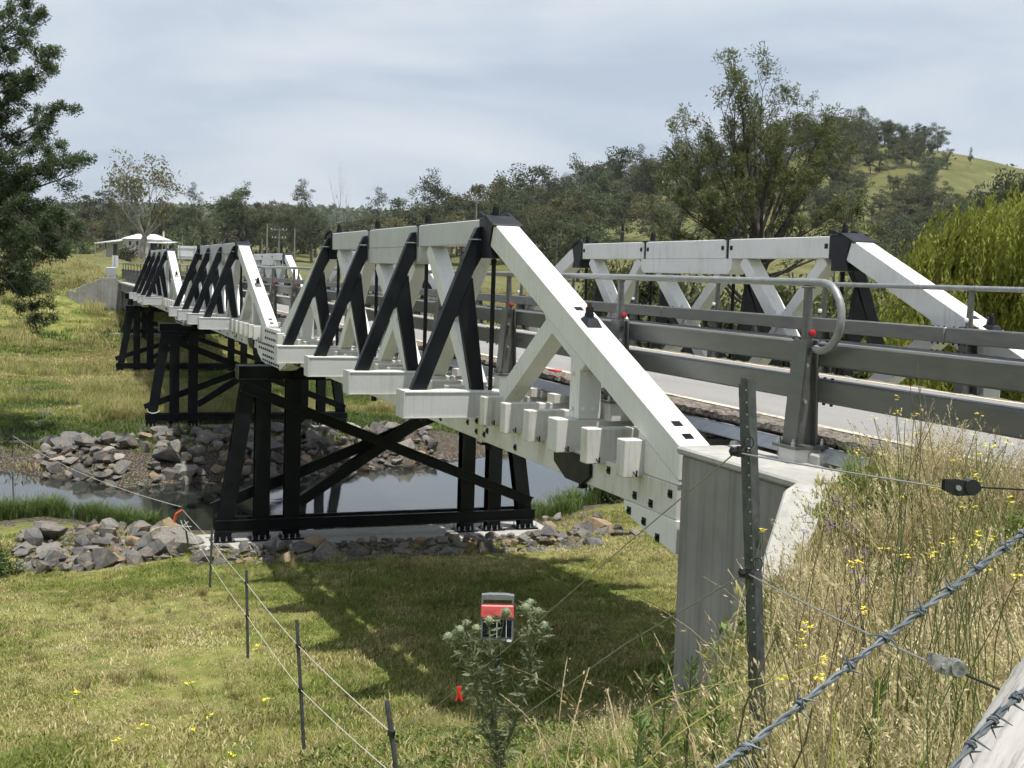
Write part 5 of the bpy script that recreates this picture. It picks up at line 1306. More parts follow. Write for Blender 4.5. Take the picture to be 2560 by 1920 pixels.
# single arching seed stems in front of the concrete
def seed_stems():
    rng = np.random.default_rng(8); pr = random.Random(8); V = []; Fq = []; R2 = []; n = 0
    for i in range(150):
        px = pr.uniform(1290, 2560); d = pr.uniform(3.6, 7.0); 
        P0 = at_px(px, 1700, d); z0 = hz(P0.x, P0.y)
        if P0.x > -9.3 and P0.y < .6: continue
        h = pr.uniform(.55, 1.15); la = pr.uniform(0, 6.28); ld = np.array([math.cos(la), math.sin(la), 0])*pr.uniform(.1, .7)
        t_ = np.linspace(0, 1, 9)[:, None]; pts = np.array([P0.x, P0.y, z0])+np.array([0, 0, 1.0])*h*(t_-.22*t_**3)+ld*h*t_**2.2
        sd2 = np.cross(ld/np.linalg.norm(ld), [0, 0, 1.0])*.0022
        for k in range(8):
            V += [pts[k]-sd2, pts[k]+sd2, pts[k+1]+sd2, pts[k+1]-sd2]; Fq.append([n, n+1, n+2, n+3]); R2.append(.5); n += 4
        C = pts[5]+(pts[8]-pts[5])*rng.random((16, 1))+rng.normal(scale=.008, size=(16, 3)); v2, f2 = leaf_quads(C, rng.uniform(.018, .04, 16), .28, rng, np.repeat((pts[8]-pts[6])[None]/np.linalg.norm(pts[8]-pts[6]), 16, 0))
        V += list(v2); Fq += [list(f+n) for f in f2]; n += len(v2); R2 += list(rng.uniform(.55, 1, 16))
    tag(put('seeding_grass', arr_mesh('seeding_grass', np.array(V), np.array(Fq), GR_STRAW, {'tone': ('FACE', np.array(R2))})), 'arching straw coloured seed heads on the near bank', 'grass', kind='stuff')
seed_stems()

# ------------------------------------------------------------------ weeds with flowers
M_YEL = mat('yellow_petal', (.75, .62, .02), .6); M_PUR = mat('purple_petal', (.16, .09, .24), .7); M_STEMY = mat('yellow_green_stem', (.30, .30, .06), .7); M_STEMG = mat('green_stem', (.10, .13, .04), .7); M_STEMB = mat('brown_stem', (.12, .095, .05), .8)
def flower_mb(c, r, pr, n=5):
    q = MB()
    for k in range(n):
        o = Vector((pr.gauss(0, r), pr.gauss(0, r), pr.gauss(0, r*.7)))
        for j in range(4):
            a = j*1.571+pr.random(); u = Vector((math.cos(a), math.sin(a), pr.uniform(-.2, .4))); v = Vector((-math.sin(a), math.cos(a), 0)); p = Vector(c)+o
            q.add([p, p+u*r*.6+v*r*.4, p+u*r*1.1, p+u*r*.6-v*r*.4], [(0, 1, 2, 3)])
    return q
def flower_plant(name, label, d, base_px, tips, fm, sm, seed, fr=.011, r=.0028, group=None, bow=.05, cat='weed'):
    """tips: photo pixels (px,py) reached by the stems, at depth d"""
    pr = random.Random(seed); B = at_px(base_px, 1500, d); B = Vector((B.x, B.y, hz(B.x, B.y))); t = empty(name, B)
    q = MB(); fl = []
    hub = B.lerp(at_px(tips[0][0], tips[0][1], d), .35)
    for (x, y) in tips:
        E_ = at_px(x, y, d+pr.uniform(-.15, .15)); s0 = (B if pr.random() < .6 else B.lerp(hub, pr.uniform(.2, .8))) + Vector((pr.gauss(0, .14), pr.gauss(0, .14), 0)); 
        mid = s0.lerp(E_, .5)+Vector((pr.gauss(0, bow*2), pr.gauss(0, bow*2), abs(pr.gauss(0, bow))*.5)); pts = [s0*(1-u)**2+mid*2*u*(1-u)+E_*u*u for u in np.linspace(0, 1, 8)]
        pts = [p+Vector((pr.gauss(0, .008), pr.gauss(0, .008), 0)) if 0 < i_ < 7 else p for i_, p in enumerate(pts)]
        q.tube(pts, list(np.linspace(r*.8, r*.45, 8)), 4)
        for k in range(7):
            u = pr.uniform(.35, .97); i = int(u*7); p = pts[i].lerp(pts[min(7, i+1)], u*7-i); dd = (pts[min(7, i+1)]-pts[i]).normalized(); o = (dd+Vector((pr.gauss(0, .35), pr.gauss(0, .35), pr.gauss(0, .3)))).normalized(); q.tube([p, p+o*pr.uniform(.02, .05)], [r*.5, r*.2], 3)
        fl.append(E_)
    q.build('stem', sm, t)
    if fm:
        for E_ in fl: flower_mb(E_, fr*.8, pr, 3).build('flower', fm, t)
    tag(t, label, cat, group); return t
GY = 'yellow flowered mustard weeds'
flower_plant('mustard_weed', 'yellow flowered weed at the right edge, tallest in front of the far rail', 4.6, 2500, [(2440, 1090), (2475, 1108), (2480, 1122), (2520, 1098), (2516, 1112), (2455, 1030), (2450, 1135)], M_YEL, M_STEMG, 1, .013, group=GY)
flower_plant('mustard_weed', 'yellow flowered weed in front of the black wire strainer', 4.2, 2440, [(2383, 1155), (2348, 1218), (2375, 1222), (2450, 1196), (2405, 1270), (2438, 1268), (2520, 1255)], M_YEL, M_STEMG, 2, .013, group=GY)
flower_plant('mustard_weed', 'thin yellow flowered weed in front of the asphalt beside the near rail post', 4.8, 2260, [(2238, 996), (2240, 1030), (2285, 1040), (2185, 1045), (2263, 1050), (2290, 1085), (2146, 1126), (2253, 1246)], M_YEL, M_STEMG, 3, .011, group=GY)
flower_plant('mustard_weed', 'yellow flowered weed below the barbed wire crossing with the electric wire', 3.6, 2060, [(2014, 1570), (2000, 1610), (2055, 1655), (1962, 1688), (2045, 1690), (2160, 1524)], M_YEL, M_STEMY, 4, .013, group=GY, bow=.15)
flower_plant('mustard_weed', 'yellow flowered weed among the dry grass in the middle of the bank', 4.4, 2320, [(2267, 1390), (2322, 1388), (2340, 1375), (2412, 1390), (2432, 1350), (2425, 1360), (2202, 1370), (2157, 1410), (2135, 1412), (2470, 1424)], M_YEL, M_STEMG, 5, .013, group=GY)
flower_plant('mustard_weed', 'thin yellow flowered weed in front of the board marked concrete', 4.6, 1925, [(1888, 1260), (1905, 1320), (1910, 1322)], M_YEL, M_STEMG, 6, .011, group=GY)
flower_plant('mustard_weed', 'yellow green branching weed at the bottom left corner of the picture', 3.4, 560, [(645, 1620), (475, 1705), (520, 1790), (670, 1750), (485, 1818), (580, 1885), (195, 1728), (182, 1738), (360, 1810), (290, 1850)], M_YEL, M_STEMY, 7, .008, .0030, GY, .10)
flower_plant('mustard_weed', 'yellow flowered weed low at the right beneath the barbed wire', 3.2, 2480, [(2455, 1335), (2430, 1418), (2545, 1440), (2370, 1360), (2480, 1353)], M_YEL, M_STEMG, 8, .010, group=GY)
GP = 'purple flowered weeds'
flower_plant('purple_weed', 'purple flowered weed at the corner of the concrete wing wall', 5.4, 2110, [(2072, 1300), (2080, 1310), (2060, 1318), (2120, 1312), (2140, 1322), (2095, 1255), (2130, 1265), (2085, 1250)], M_PUR, M_STEMB, 11, .016, group=GP)
flower_plant('purple_weed', 'purple flowered weed lower on the bank below the wing wall', 5.0, 2130, [(2115, 1375), (2135, 1425), (2150, 1450), (2010, 1330), (2175, 1380), (2120, 1520)], M_PUR, M_STEMB, 12, .015, group=GP)
flower_plant('purple_weed', 'purple flowered weed in front of the asphalt right of the rail post', 5.2, 2170, [(2182, 1112), (2176, 1118), (2130, 1120), (2290, 1430)], M_PUR, M_STEMB, 13, .014, group=GP)
flower_plant('dead_stalk', 'dark brown dead stalk at the bottom below the barbed wire', 3.3, 1965, [(1945, 1580), (1952, 1620), (1935, 1700), (1900, 1740), (2030, 1770), (2080, 1740)], None, M_STEMB, 14, .01, .0045, bow=.06)
flower_plant('dead_stalk', 'thin dry feathery stalk rising in front of the near rail', 4.5, 2330, [(2292, 905), (2300, 950), (2330, 1010), (2345, 1030), (2310, 985), (2275, 960)], None, M_STEMB, 15, .01, .0028, bow=.03)
# leafy upright weeds
L_WEED = m_leaf('broad_weed_leaf', [(.1, (.05, .085, .022)), (.5, (.10, .16, .045)), (.9, (.19, .25, .09))], .35)
def leafy(px, top, d, label, seed, n=70, w_=.09, h_=None):
    P0 = at_px(px, top, d); zg = hz(P0.x, P0.y); h = P0.z-zg
    if h_ : zg = P0.z-h_; h = h_
    rng = np.random.default_rng(seed); t = empty('leafy_weed', (P0.x, P0.y, zg)); q = MB(); q.tube([(P0.x, P0.y, zg-.05), (P0.x+.01, P0.y, zg+h*.5), P0], [.007, .006, .003], 5); q.build('stem', M_STEMG, t)
    u = rng.uniform(.15, 1, n)**.7; a = rng.uniform(0, 6.283, n); dr = np.stack([np.cos(a), np.sin(a), .35+.9*u], 1); dr /= np.linalg.norm(dr, axis=1, keepdims=True); L = w_*rng.uniform(.7, 1.3, n)*(1.15-.5*u)
    C = np.array([P0.x, P0.y, zg])+np.stack([0*u, 0*u, u*h], 1)+dr*L[:, None]*.5; V, Fq = leaf_quads(C, L, .16, rng, dr); put('leaves', arr_mesh('leaves', V, Fq, L_WEED, {'tone': ('FACE', rng.random(n))}), t); tag(t, label, 'weed', 'leafy upright weeds')
for i, (px, top, d, lb) in enumerate([(1615, 1610, 5.6, 'leafy green weed in front of the shaded grass, left of the concrete'), (1668, 1640, 5.4, 'second leafy green weed against the foot of the concrete'), (1730, 1640, 5.0, 'tall leafy green weed at the foot of the board marked concrete'), (1795, 1690, 5.0, 'leafy green weed just left of the steel picket base'), (1600, 1790, 4.4, 'low leafy green weed at the bottom middle of the picture'), (2190, 1700, 4.0, 'green leafy weed among straw below the barbed wire')]):
    leafy(px, top, d, lb, 60+i)
# thistle
def thistle():
    pr = random.Random(3); rng = np.random.default_rng(3); d = 6.2; t = empty('thistle', at_px(1240, 1860, d)); B = at_px(1245, 1930, d); M_TH = m_leaf('thistle_leaf', [(.1, (.11, .15, .075)), (.5, (.20, .25, .13)), (.9, (.34, .38, .23))], .3)
    st = MB(); C = []; Dr = []; buds = []
    for (x, y, kk) in [(1150, 1575, 3), (1165, 1560, 2), (1222, 1552, 3), (1190, 1572, 2), (1265, 1530, 2), (1325, 1508, 3), (1315, 1520, 2), (1345, 1530, 2), (1360, 1565, 3), (1250, 1690, 1), (1120, 1592, 2)]:
        E_ = at_px(x, y, d+pr.uniform(-.12, .12)); grp = {0: (1185, 1700), 1: (1230, 1680), 2: (1325, 1690)}[0 if x < 1200 else (1 if x < 1290 else 2)]; Mx = at_px(grp[0]+pr.uniform(-6, 6), grp[1], d); pts = [B.lerp(Mx, u) for u in (0, .33, .66)]+[Mx.lerp(E_, u) for u in (0, .5, 1)]
        st.tube(pts, [.008, .007, .006, .005, .004, .003], 5); buds.append(E_)
        for i in range(44):
            u = pr.random()**.8; k = min(4, int(u*5)); p = pts[k].lerp(pts[k+1], u*5-k); C.append(p); a = pr.uniform(0, 6.28); Dr.append((math.cos(a), math.sin(a), pr.uniform(-.1, .8)))
    st.build('stem', M_STEMG, t); C = np.array([tuple(c) for c in C]); Dr = np.array(Dr); Dr /= np.linalg.norm(Dr, axis=1, keepdims=True); L = rng.uniform(.04, .10, len(C))
    V, Fq = leaf_quads(C+Dr*L[:, None]*.5, L, .2, rng, Dr)
    # side spines on each leaf
    C2 = np.repeat(C+Dr*L[:, None]*.55, 4, 0)+rng.normal(scale=.008, size=(len(C)*4, 3)); D2 = np.repeat(Dr, 4, 0)+rng.normal(scale=.9, size=(len(C)*4, 3)); V2, F2 = leaf_quads(C2, rng.uniform(.018, .04, len(C2)), .16, rng, D2/np.linalg.norm(D2, axis=1, keepdims=True))
    put('leaves', arr_mesh('leaves', np.concatenate([V, V2]), np.concatenate([Fq, F2+len(V)]), M_TH, {'tone': ('FACE', rng.random(len(Fq)+len(F2)))}), t)
    for E_ in buds:
        bm = bmesh.new(); bmesh.ops.create_icosphere(bm, subdivisions=2, radius=.020)
        for v in bm.verts: v.co.z *= 1.15; v.co *= 1+.12*pr.random()
        for k in range(26):
            v = Vector((pr.gauss(0, 1), pr.gauss(0, 1), pr.gauss(.2, .8))).normalized(); o = v.orthogonal().normalized()*.003; a = [bm.verts.new(v*.017+o), bm.verts.new(v*.017-o), bm.verts.new(v*.034)]; bm.faces.new(a)
        me = bpy.data.meshes.new('bud'); bm.to_mesh(me); bm.free(); me.materials.append(M_TH); me.attributes.new('tone', 'FLOAT', 'FACE').data.foreach_set('value', [pr.uniform(.5, 1) for _ in me.polygons]); put('bud', me, t, Matrix.Translation(E_))
    tag(t, 'tall spiny thistle with round buds in front of the red and grey fence energiser', 'thistle')
thistle()
# ------------------------------------------------------------------ steel picket with insulators
M_INS = mat('black_plastic', (.012, .012, .014), .35); M_CLEAR = m_galv('strainer_grey', (.10, .10, .10), (.42, .42, .42), .4, .2, 55)
def star_mesh(h, w_=.030):
    q = MB()
    for k in range(3):
        a = k*2.094+.5; c, s_ = math.cos(a), math.sin(a); n_ = Vector((-s_, c, 0))*.003; o = Vector((c, s_, 0))
        for z0, z1, wd in ((-.5, h-.02, w_), (h-.02, h, w_*(.75 if k else 1))):
            v = []
            for z in (z0, z1):
                for p in (n_, -n_, o*wd-n_*.8, o*wd+n_*.8): v.append(Vector((p.x, p.y, z)))
            q.add(v, [(0, 1, 2, 3), (4, 5, 6, 7), (0, 1, 5, 4), (1, 2, 6, 5), (2, 3, 7, 6), (3, 0, 4, 7)])
        hh = MB()
    return q.mesh('picket', M_STAR)
SP_D = 4.5; T0 = at_px(1868, 945, SP_D); B0 = at_px(1893, 1700, SP_D+.04); zb0 = hz(B0.x, B0.y); sp_h = (T0-B0).length
sp = empty('steel_picket', (B0.x, B0.y, zb0)); ax = (T0-B0).normalized(); Mq = Matrix.Translation(B0) @ ax.to_track_quat('Z', 'Y').to_matrix().to_4x4()
put('picket', star_mesh(sp_h, .034), sp, Mq)
hq = MB()
for k in range(22):
    p = B0+ax*(sp_h*(.12+.04*k)); hq.cyl(p-R_*.006-F_*.004, p-R_*.006-F_*.0052, .004, 6)
tag(hq.build('picket_holes', mat('pale_slot', (.7, .72, .74), .5), sp), kind='stuff')
def insulator(px, py, label):
    c = at_px(px, py, SP_D-.03); q = MB()
    q.tube([c+R_*.02-F_*.01, c-R_*.004, c-R_*.026-U_*.004], [.017, .020, .013], 8); q.tube([c-R_*.024+U_*.014, c-R_*.030, c-R_*.024-U_*.014], .008, 6); q.cyl(c-U_*.02-F_*.012, c+U_*.018-F_*.012, .012, 8)
    i_ = q.build('insulator', M_INS, sp, 0, True)
    rq = MB(); c2 = at_px(px+24, py-22, SP_D-.035); rq.tube([c2+R_*(.017*math.cos(a))+U_*(.022*math.sin(a)) for a in np.linspace(0, 6.283, 15)], .0022, 5); rq.build('insulator_ring', M_INS, i_)
insulator(1848, 1128, ''); insulator(1870, 1432, '')
tag(sp, 'grey steel picket with black wire insulators in front of the concrete abutment', 'fence post')

# ------------------------------------------------------------------ electric fence running down to the river
def wire(name, label, pts, r, m=M_WIRE, sag=0.0, cat='wire', group=None, n=10):
    out_ = []
    for a, b_ in zip(pts[:-1], pts[1:]):
        a = Vector(a); b_ = Vector(b_)
        for i in range(n): t_ = i/n; out_.append(a.lerp(b_, t_)-Vector((0, 0, sag*4*t_*(1-t_)*(b_-a).length*.01)))
    out_.append(Vector(pts[-1])); q = MB(); q.tube(out_, r, 5); o = q.build(name, m, None, 0, True); tag(o, label, cat, group); return o
M_PPOST = m_galv('dark_post', (.045, .05, .055), (.085, .09, .095), .55, .1, 20)
FP = {}
def tread(key, top, base, d, dia, label):
    T = at_px(top[0], top[1], d); B = at_px(base[0], base[1], d*1.004); B = B - (T-B).normalized()*.25
    t = empty('fence_post', B); q = MB(); q.tube([B, T-(T-B)*.02, T], [dia/2, dia/2, dia*.42], 8); q.build('post_shaft', M_PPOST, t, 0, True); FP[key] = (T, B)
    tag(t, label, 'fence post', 'dark electric fence posts'); return t
def on_post(k, py): 
    T, B = FP[k]; a = (T-CAM); ty = 960-FPX*(a.dot(U_))/a.dot(F_); b_ = (B-CAM); by = 960-FPX*(b_.dot(U_))/b_.dot(F_); return T.lerp(B, (py-ty)/(by-ty))
def band(par, p, r): q = MB(); q.cyl(p-Vector((0, 0, r*.6)), p+Vector((0, 0, r*.6)), r, 8); q.build('wire_clip', M_INS, par)
tp4 = tread('4', (967, 1750), (1003, 2010), 10.0, .042, 'nearest dark fence post, at the bottom edge of the picture')
tp3 = tread('3', (742, 1549), (757, 1818), 14.2, .042, 'second dark fence post from the camera, on the open grass')
tp2 = tread('2', (616, 1425), (619, 1605), 19.5, .044, 'third dark fence post from the camera, below the rocks')
tp1 = tread('1', (530, 1322), (526, 1440), 27, .05, 'fourth dark fence post, at the foot of the rock heap')
tp0 = tread('0', (455, 1262), (468, 1345), 32, .05, 'dark fence post with red insulator and white cord on top of the rocks')
tpw = tread('w', (34, 1070), (30, 1148), 52, .05, 'thin fence post at the far water edge, left')
for tp, k, ys_, r_ in ((tp4, '4', (1832, ), .034), (tp3, '3', (1614, 1724), .032), (tp2, '2', (1458, 1540), .032), (tp1, '1', (1350, 1410), .030)):
    for y_ in ys_: band(tp, on_post(k, y_), r_)
q = MB(); c0 = on_post('0', 1275); q.tube([c0, c0-R_*.16-U_*.10, c0-R_*.22-U_*.30], [.05, .05, .04], 6); q.build('red_insulator', mat('orange_red_plastic', (.45, .08, .03), .5), tp0)
q = MB()
for k in range(7): a = k*.9; q.tube([c0-U_*.42, c0-U_*.42+R_*(.22*math.cos(a))+U_*(.16*math.sin(a))], .014, 4)
q.build('cord_knot', M_PVC, tp0)
W_UP = [on_post('w', 1090), on_post('0', 1268)]; M_CORD = mat('white_polywire', (.50, .48, .42), .7)
wire('electric_wire', 'white fence cord crossing the river on the left', W_UP, .008, M_CORD, 1.2, group='white electric fence cords')
wire('electric_wire', 'upper white fence cord running down to the river', [on_post('0', 1275), on_post('1', 1350), on_post('2', 1458), on_post('3', 1614), on_post('4', 1832)], .0048, M_CORD, .4, group='white electric fence cords')
wire('electric_wire', 'lower white fence cord running down to the river', [on_post('0', 1300), on_post('1', 1410), on_post('2', 1540), on_post('3', 1724), on_post('4', 1945)], .0048, M_CORD, .4, group='white electric fence cords')
s_up = at_px(1838, 1132, SP_D-.03); s_lo = at_px(1862, 1434, SP_D-.03)
wire('electric_wire', 'twisted wire from the upper picket insulator down behind the thistle', [s_up, at_px(1560, 1366, 6.6), at_px(1292, 1600, 8.6), at_px(1080, 1775, 10.0), on_post('4', 1832)], .003, M_WIRE, group='grey fence wires')
wire('electric_wire', 'twisted wire from the lower picket insulator down through the weeds', [s_lo, at_px(1560, 1612, 6.0), at_px(1290, 1802, 7.4)], .003, M_WIRE, group='grey fence wires')
ST1 = at_px(2405, 1218, 3.6); ST2 = at_px(2370, 1665, 2.9)
wire('electric_wire', 'pale wire from the upper picket insulator to the black strainer', [s_up+R_*.01, ST1-R_*.06], .0032, M_WIRE, .3, group='grey fence wires'); wire('electric_wire', 'dark wire leaving the black strainer at the right edge', [ST1+R_*.04, at_px(2700, 1232, 3.5)], .003, M_INS, group='grey fence wires')
wire('electric_wire', 'pale wire from the lower picket insulator to the silver strainer', [s_lo+R_*.01, ST2-R_*.05+U_*.012], .0030, M_WIRE, .3, group='grey fence wires'); wire('electric_wire', 'dark wire from the silver strainer towards the timber stay', [ST2+R_*.04-U_*.02, at_px(2620, 1775, 2.75)], .003, M_INS, group='grey fence wires')
def strainer(c, dx, label, m, sc):
    t = empty('wire_strainer', c); u = (R_+U_*dx).normalized(); n_ = U_-u*u.dot(U_); n_.normalize()
    def pt(a, b_): return c+u*(a*sc)+n_*(b_*sc)
    q = MB()
    for o in (-.014, .014):
        v = [pt(a, b_)+F_*o*sc*1.2 for a, b_ in ((-.062, .022), (-.062, -.012), (-.02, -.03), (.04, -.024), (.045, .016), (-.01, .026))]; v2 = [p+F_*.006*sc for p in v]; nn = len(v); q.add(v+v2, [tuple(range(nn)), tuple(range(nn, 2*nn))]+[(i, (i+1) % nn, nn+(i+1) % nn, nn+i) for i in range(nn)])
    q.build('strainer_body', m, t)
    q = MB(); q.cyl(pt(.028, .004)-F_*.026*sc, pt(.028, .004)+F_*.026*sc, .026*sc, 14); q.build('spool', M_CLEAR if m is not M_INS else m, t, 0, True)
    q = MB(); q.cyl(pt(-.02, -.002)-F_*.03*sc, pt(-.02, -.002)+F_*.03*sc, .009*sc, 8); q.tube([pt(.05, .018), pt(.064, 0), pt(.05, -.02)], .004*sc, 6); q.build('spool_pin', M_CLEAR, t, 0, True)
    tag(t, label, 'wire strainer', 'fence wire strainers')
strainer(ST1, -.06, 'black ratchet wire strainer among the yellow flowers at the right', M_INS, .85); strainer(ST2, -.3, 'silver ratchet wire strainer hanging below the barbed wire', M_CLEAR, .72)
# red crocodile clip
q = MB(); c = at_px(1148, 1733, 9.4)
q.tube([c+U_*.05-R_*.004, c, c-U_*.06+R_*.02], [.012, .016, .010], 6); q.tube([c+U_*.045+R_*.006, c+R_*.002, c-U_*.055-R_*.022], [.010, .013, .009], 6); tag(q.build('wire_clip', mat('red_plastic', (.65, .03, .03), .4)), 'red spring clip on the wire left of the thistle', 'clip')

# ------------------------------------------------------------------ solar fence energiser on its picket
def energiser():
    d = 11.5; c = at_px(1244, 1547, d); zg = hz(c.x, c.y); k = d/FPX
    t = empty('fence_energiser', (c.x, c.y, c.z-.22)); GREY = m_galv('grey_plastic', (.15, .165, .175), (.18, .195, .205), .5, 0, 30); REDP = mat('coral_red_plastic', (.74, .12, .12), .4); PAN = mat('solar_cell', (.008, .010, .022), .12); SIL = mat('cell_busbar', (.72, .74, .74), .4)
    def pt(px, py, o=0.0): return c+R_*((px-1244)*k)-U_*((py-1547)*k)-F_*o
    def slab(poly, o0, o1):
        q = MB(); n_ = len(poly); q.add([pt(*p, o0) for p in poly]+[pt(*p, o1) for p in poly], [tuple(range(n_)), tuple(range(n_, 2*n_))[::-1]]+[(i, (i+1) % n_, n_+(i+1) % n_, n_+i) for i in range(n_)]); return q
    slab([(1202, 1540), (1284, 1543), (1283, 1605), (1201, 1604)], -.10, .0).build('lower_case', GREY, t, .01)
    q = slab([(1204, 1487), (1225, 1485), (1245, 1485.5), (1265, 1486), (1286, 1489), (1285, 1513), (1280, 1513), (1280, 1501), (1208, 1500), (1208, 1512), (1203, 1512)], -.09, .0); q.build('carry_handle', GREY, t, .004)
    rc = slab([(1202.5, 1512), (1285, 1514), (1284, 1547), (1202, 1545)], -.10, .012).build('red_panel', REDP, t, .01)
    q = MB()
    for (x0, x1, y) in ((1209, 1240, 1526), (1209, 1235, 1531)): q.add([pt(x0, y, .0135), pt(x1, y+.6, .0135), pt(x1, y+2.4, .0135), pt(x0, y+1.8, .0135)], [(0, 1, 2, 3)])
    q.build('faint_print', mat('faded_print', (.60, .10, .10), .5), rc)
    q = MB(); q.cyl(pt(1265, 1532, .012), pt(1265, 1532, .035), 9*k, 20); q.cyl(pt(1265, 1532, .035), pt(1265, 1532, .045), 5*k, 16); kb = q.build('control_knob', M_INS, t, 0, True)
    so = slab([(1207, 1549), (1279, 1551), (1278, 1593), (1206, 1592)], -.02, .006).build('solar_panel', PAN, t, .002)
    for x in (1242.5, 1266): slab([(x-.8, 1549), (x+.8, 1549), (x+.2, 1594), (x-1.4, 1594)], .0062, .008).build('busbar', SIL, so)
    slab([(1267, 1599), (1279, 1599.5), (1278.5, 1605), (1266.5, 1604.5)], .001, .004).build('white_sticker', M_WREF, t)
    T = pt(1240, 1600, -.14); B = Vector((T.x, T.y, zg)); q = MB(); M2 = Matrix.Translation(B)
    put('picket', star_mesh(T.z-zg, .04), t, M2); tag(t, 'red and grey solar fence energiser on a steel picket behind the thistle', 'energiser')
energiser()

# ------------------------------------------------------------------ barbed wire and timber stay in the foreground
def barbed(name, label, pts, barbs, r, seed):
    pr = random.Random(seed); pts = [Vector(p) for p in pts]
    def on(t_):
        L = len(pts)-1; i = min(L-1, int(t_*L)); return pts[i].lerp(pts[i+1], t_*L-i)
    ln = sum((b_-a).length for a, b_ in zip(pts[:-1], pts[1:])); dr = (pts[-1]-pts[0]).normalized(); o1 = dr.orthogonal().normalized(); o2 = dr.cross(o1)
    q = MB(); n = 240
    for ph in (0, math.pi):
        q.tube([on(i/n)+o1*(r*1.0*math.cos(ph+i/n*ln/.065*6.283))+o2*(r*1.0*math.sin(ph+i/n*ln/.065*6.283)) for i in range(n+1)], r, 6)
    t = q.build(name, M_BARB, None, 0, True)
    for bt in barbs:
        c = on(bt); a0 = pr.uniform(0, 6.28); qb = MB()
        for k in range(2):
            w_ = [c+dr*(r*(-2.5+i*.5+k*2.2))+o1*(r*2.5*math.cos(a0+k*1.6+i*1.15))+o2*(r*2.5*math.sin(a0+k*1.6+i*1.15)) for i in range(10)]
            e0 = (w_[0]-c).normalized(); e1 = (w_[-1]-c).normalized()
            s0 = (w_[0]-w_[1]).normalized(); s1 = (w_[-1]-w_[-2]).normalized()
            qb.tube([w_[0]+s0*r*6.5+e0*r*1.0]+w_+[w_[-1]+s1*r*6.5+e1*r*1.0], [r*.25]+[r*.72]*10+[r*.25], 5)
        qb.build('barb', M_BARB, t, 0, True)
    tag(t, label, 'barbed wire', 'strands of barbed wire'); return t
Bw = [at_px(1745, 1965, 1.25), at_px(1870, 1866, 1.35), at_px(2180, 1620, 1.55), at_px(2420, 1440, 1.72), at_px(2640, 1268, 1.9)]
def t_of(px, pp):
    xs_ = [1280+FPX*((p-CAM).dot(R_))/((p-CAM).dot(F_)) for p in pp]; 
    for i in range(len(xs_)-1):
        if xs_[i] <= px <= xs_[i+1]: return (i+(px-xs_[i])/(xs_[i+1]-xs_[i]))/(len(xs_)-1)
    return .5
barbed('barbed_wire', 'upper strand of barbed wire slanting across the bottom right corner', Bw, [t_of(x, Bw) for x in (1862, 1988, 2115, 2208, 2292, 2370, 2440, 2505, 2548)], .0023, 1)
Bw2 = [at_px(2350, 1965, 1.15), at_px(2440, 1845, 1.2), at_px(2540, 1745, 1.25), at_px(2640, 1650, 1.3)]
barbed('barbed_wire', 'lower strand of barbed wire in front of the timber stay', Bw2, [t_of(x, Bw2) for x in (2425, 2480, 2538)], .0019, 2)
def stay():
    m = mat('weathered_fence_timber', (.42, .40, .37), .9, spec=.15); g = G(m); v = g.pos((30, 30, 2.2), 'Object'); n_ = g.noise(1.0, v, 6, .65); f_ = g.noise(4.0, v, 4, .6)
    g.color(g.mix(g.rng(f_, .5, .72, 0, .7), g.mix(g.rng(n_, .3, .7, 0, 1), (.50, .48, .45), (.33, .31, .29)), (.14, .13, .12))); g.bump(n_, .5, .004)
    A = at_px(2350, 2060, 1.62); Bq = at_px(2715, 1500, 1.9); L = (Bq-A).length; u = (Bq-A).normalized(); pr = random.Random(2)
    q = MB(); n = 40; ring = 22; vs = []; fs = []
    for i in range(n+1):
        for j in range(ring):
            a = 6.283*j/ring; rr_ = .105*(1+.05*math.sin(3*a+.4)+.02*math.sin(7*a+i*.2)+.012*pr.uniform(-1, 1)); vs.append((rr_*math.cos(a), rr_*math.sin(a), L*i/n))
    for i in range(n):
        for j in range(ring): fs.append((i*ring+j, i*ring+(j+1) % ring, (i+1)*ring+(j+1) % ring, (i+1)*ring+j))
    q.add(vs, fs+[tuple(range(ring)), tuple(range(n*ring, (n+1)*ring))]); off = (R_*.72+(-U_)*.45).normalized()*.09
    o = q.build('timber_stay', m, None, 0, True, Matrix.Translation(A+off) @ u.to_track_quat('Z', 'Y').to_matrix().to_4x4()); tag(o, 'grey weathered timber fence stay in the bottom right corner', 'fence stay')
stay()

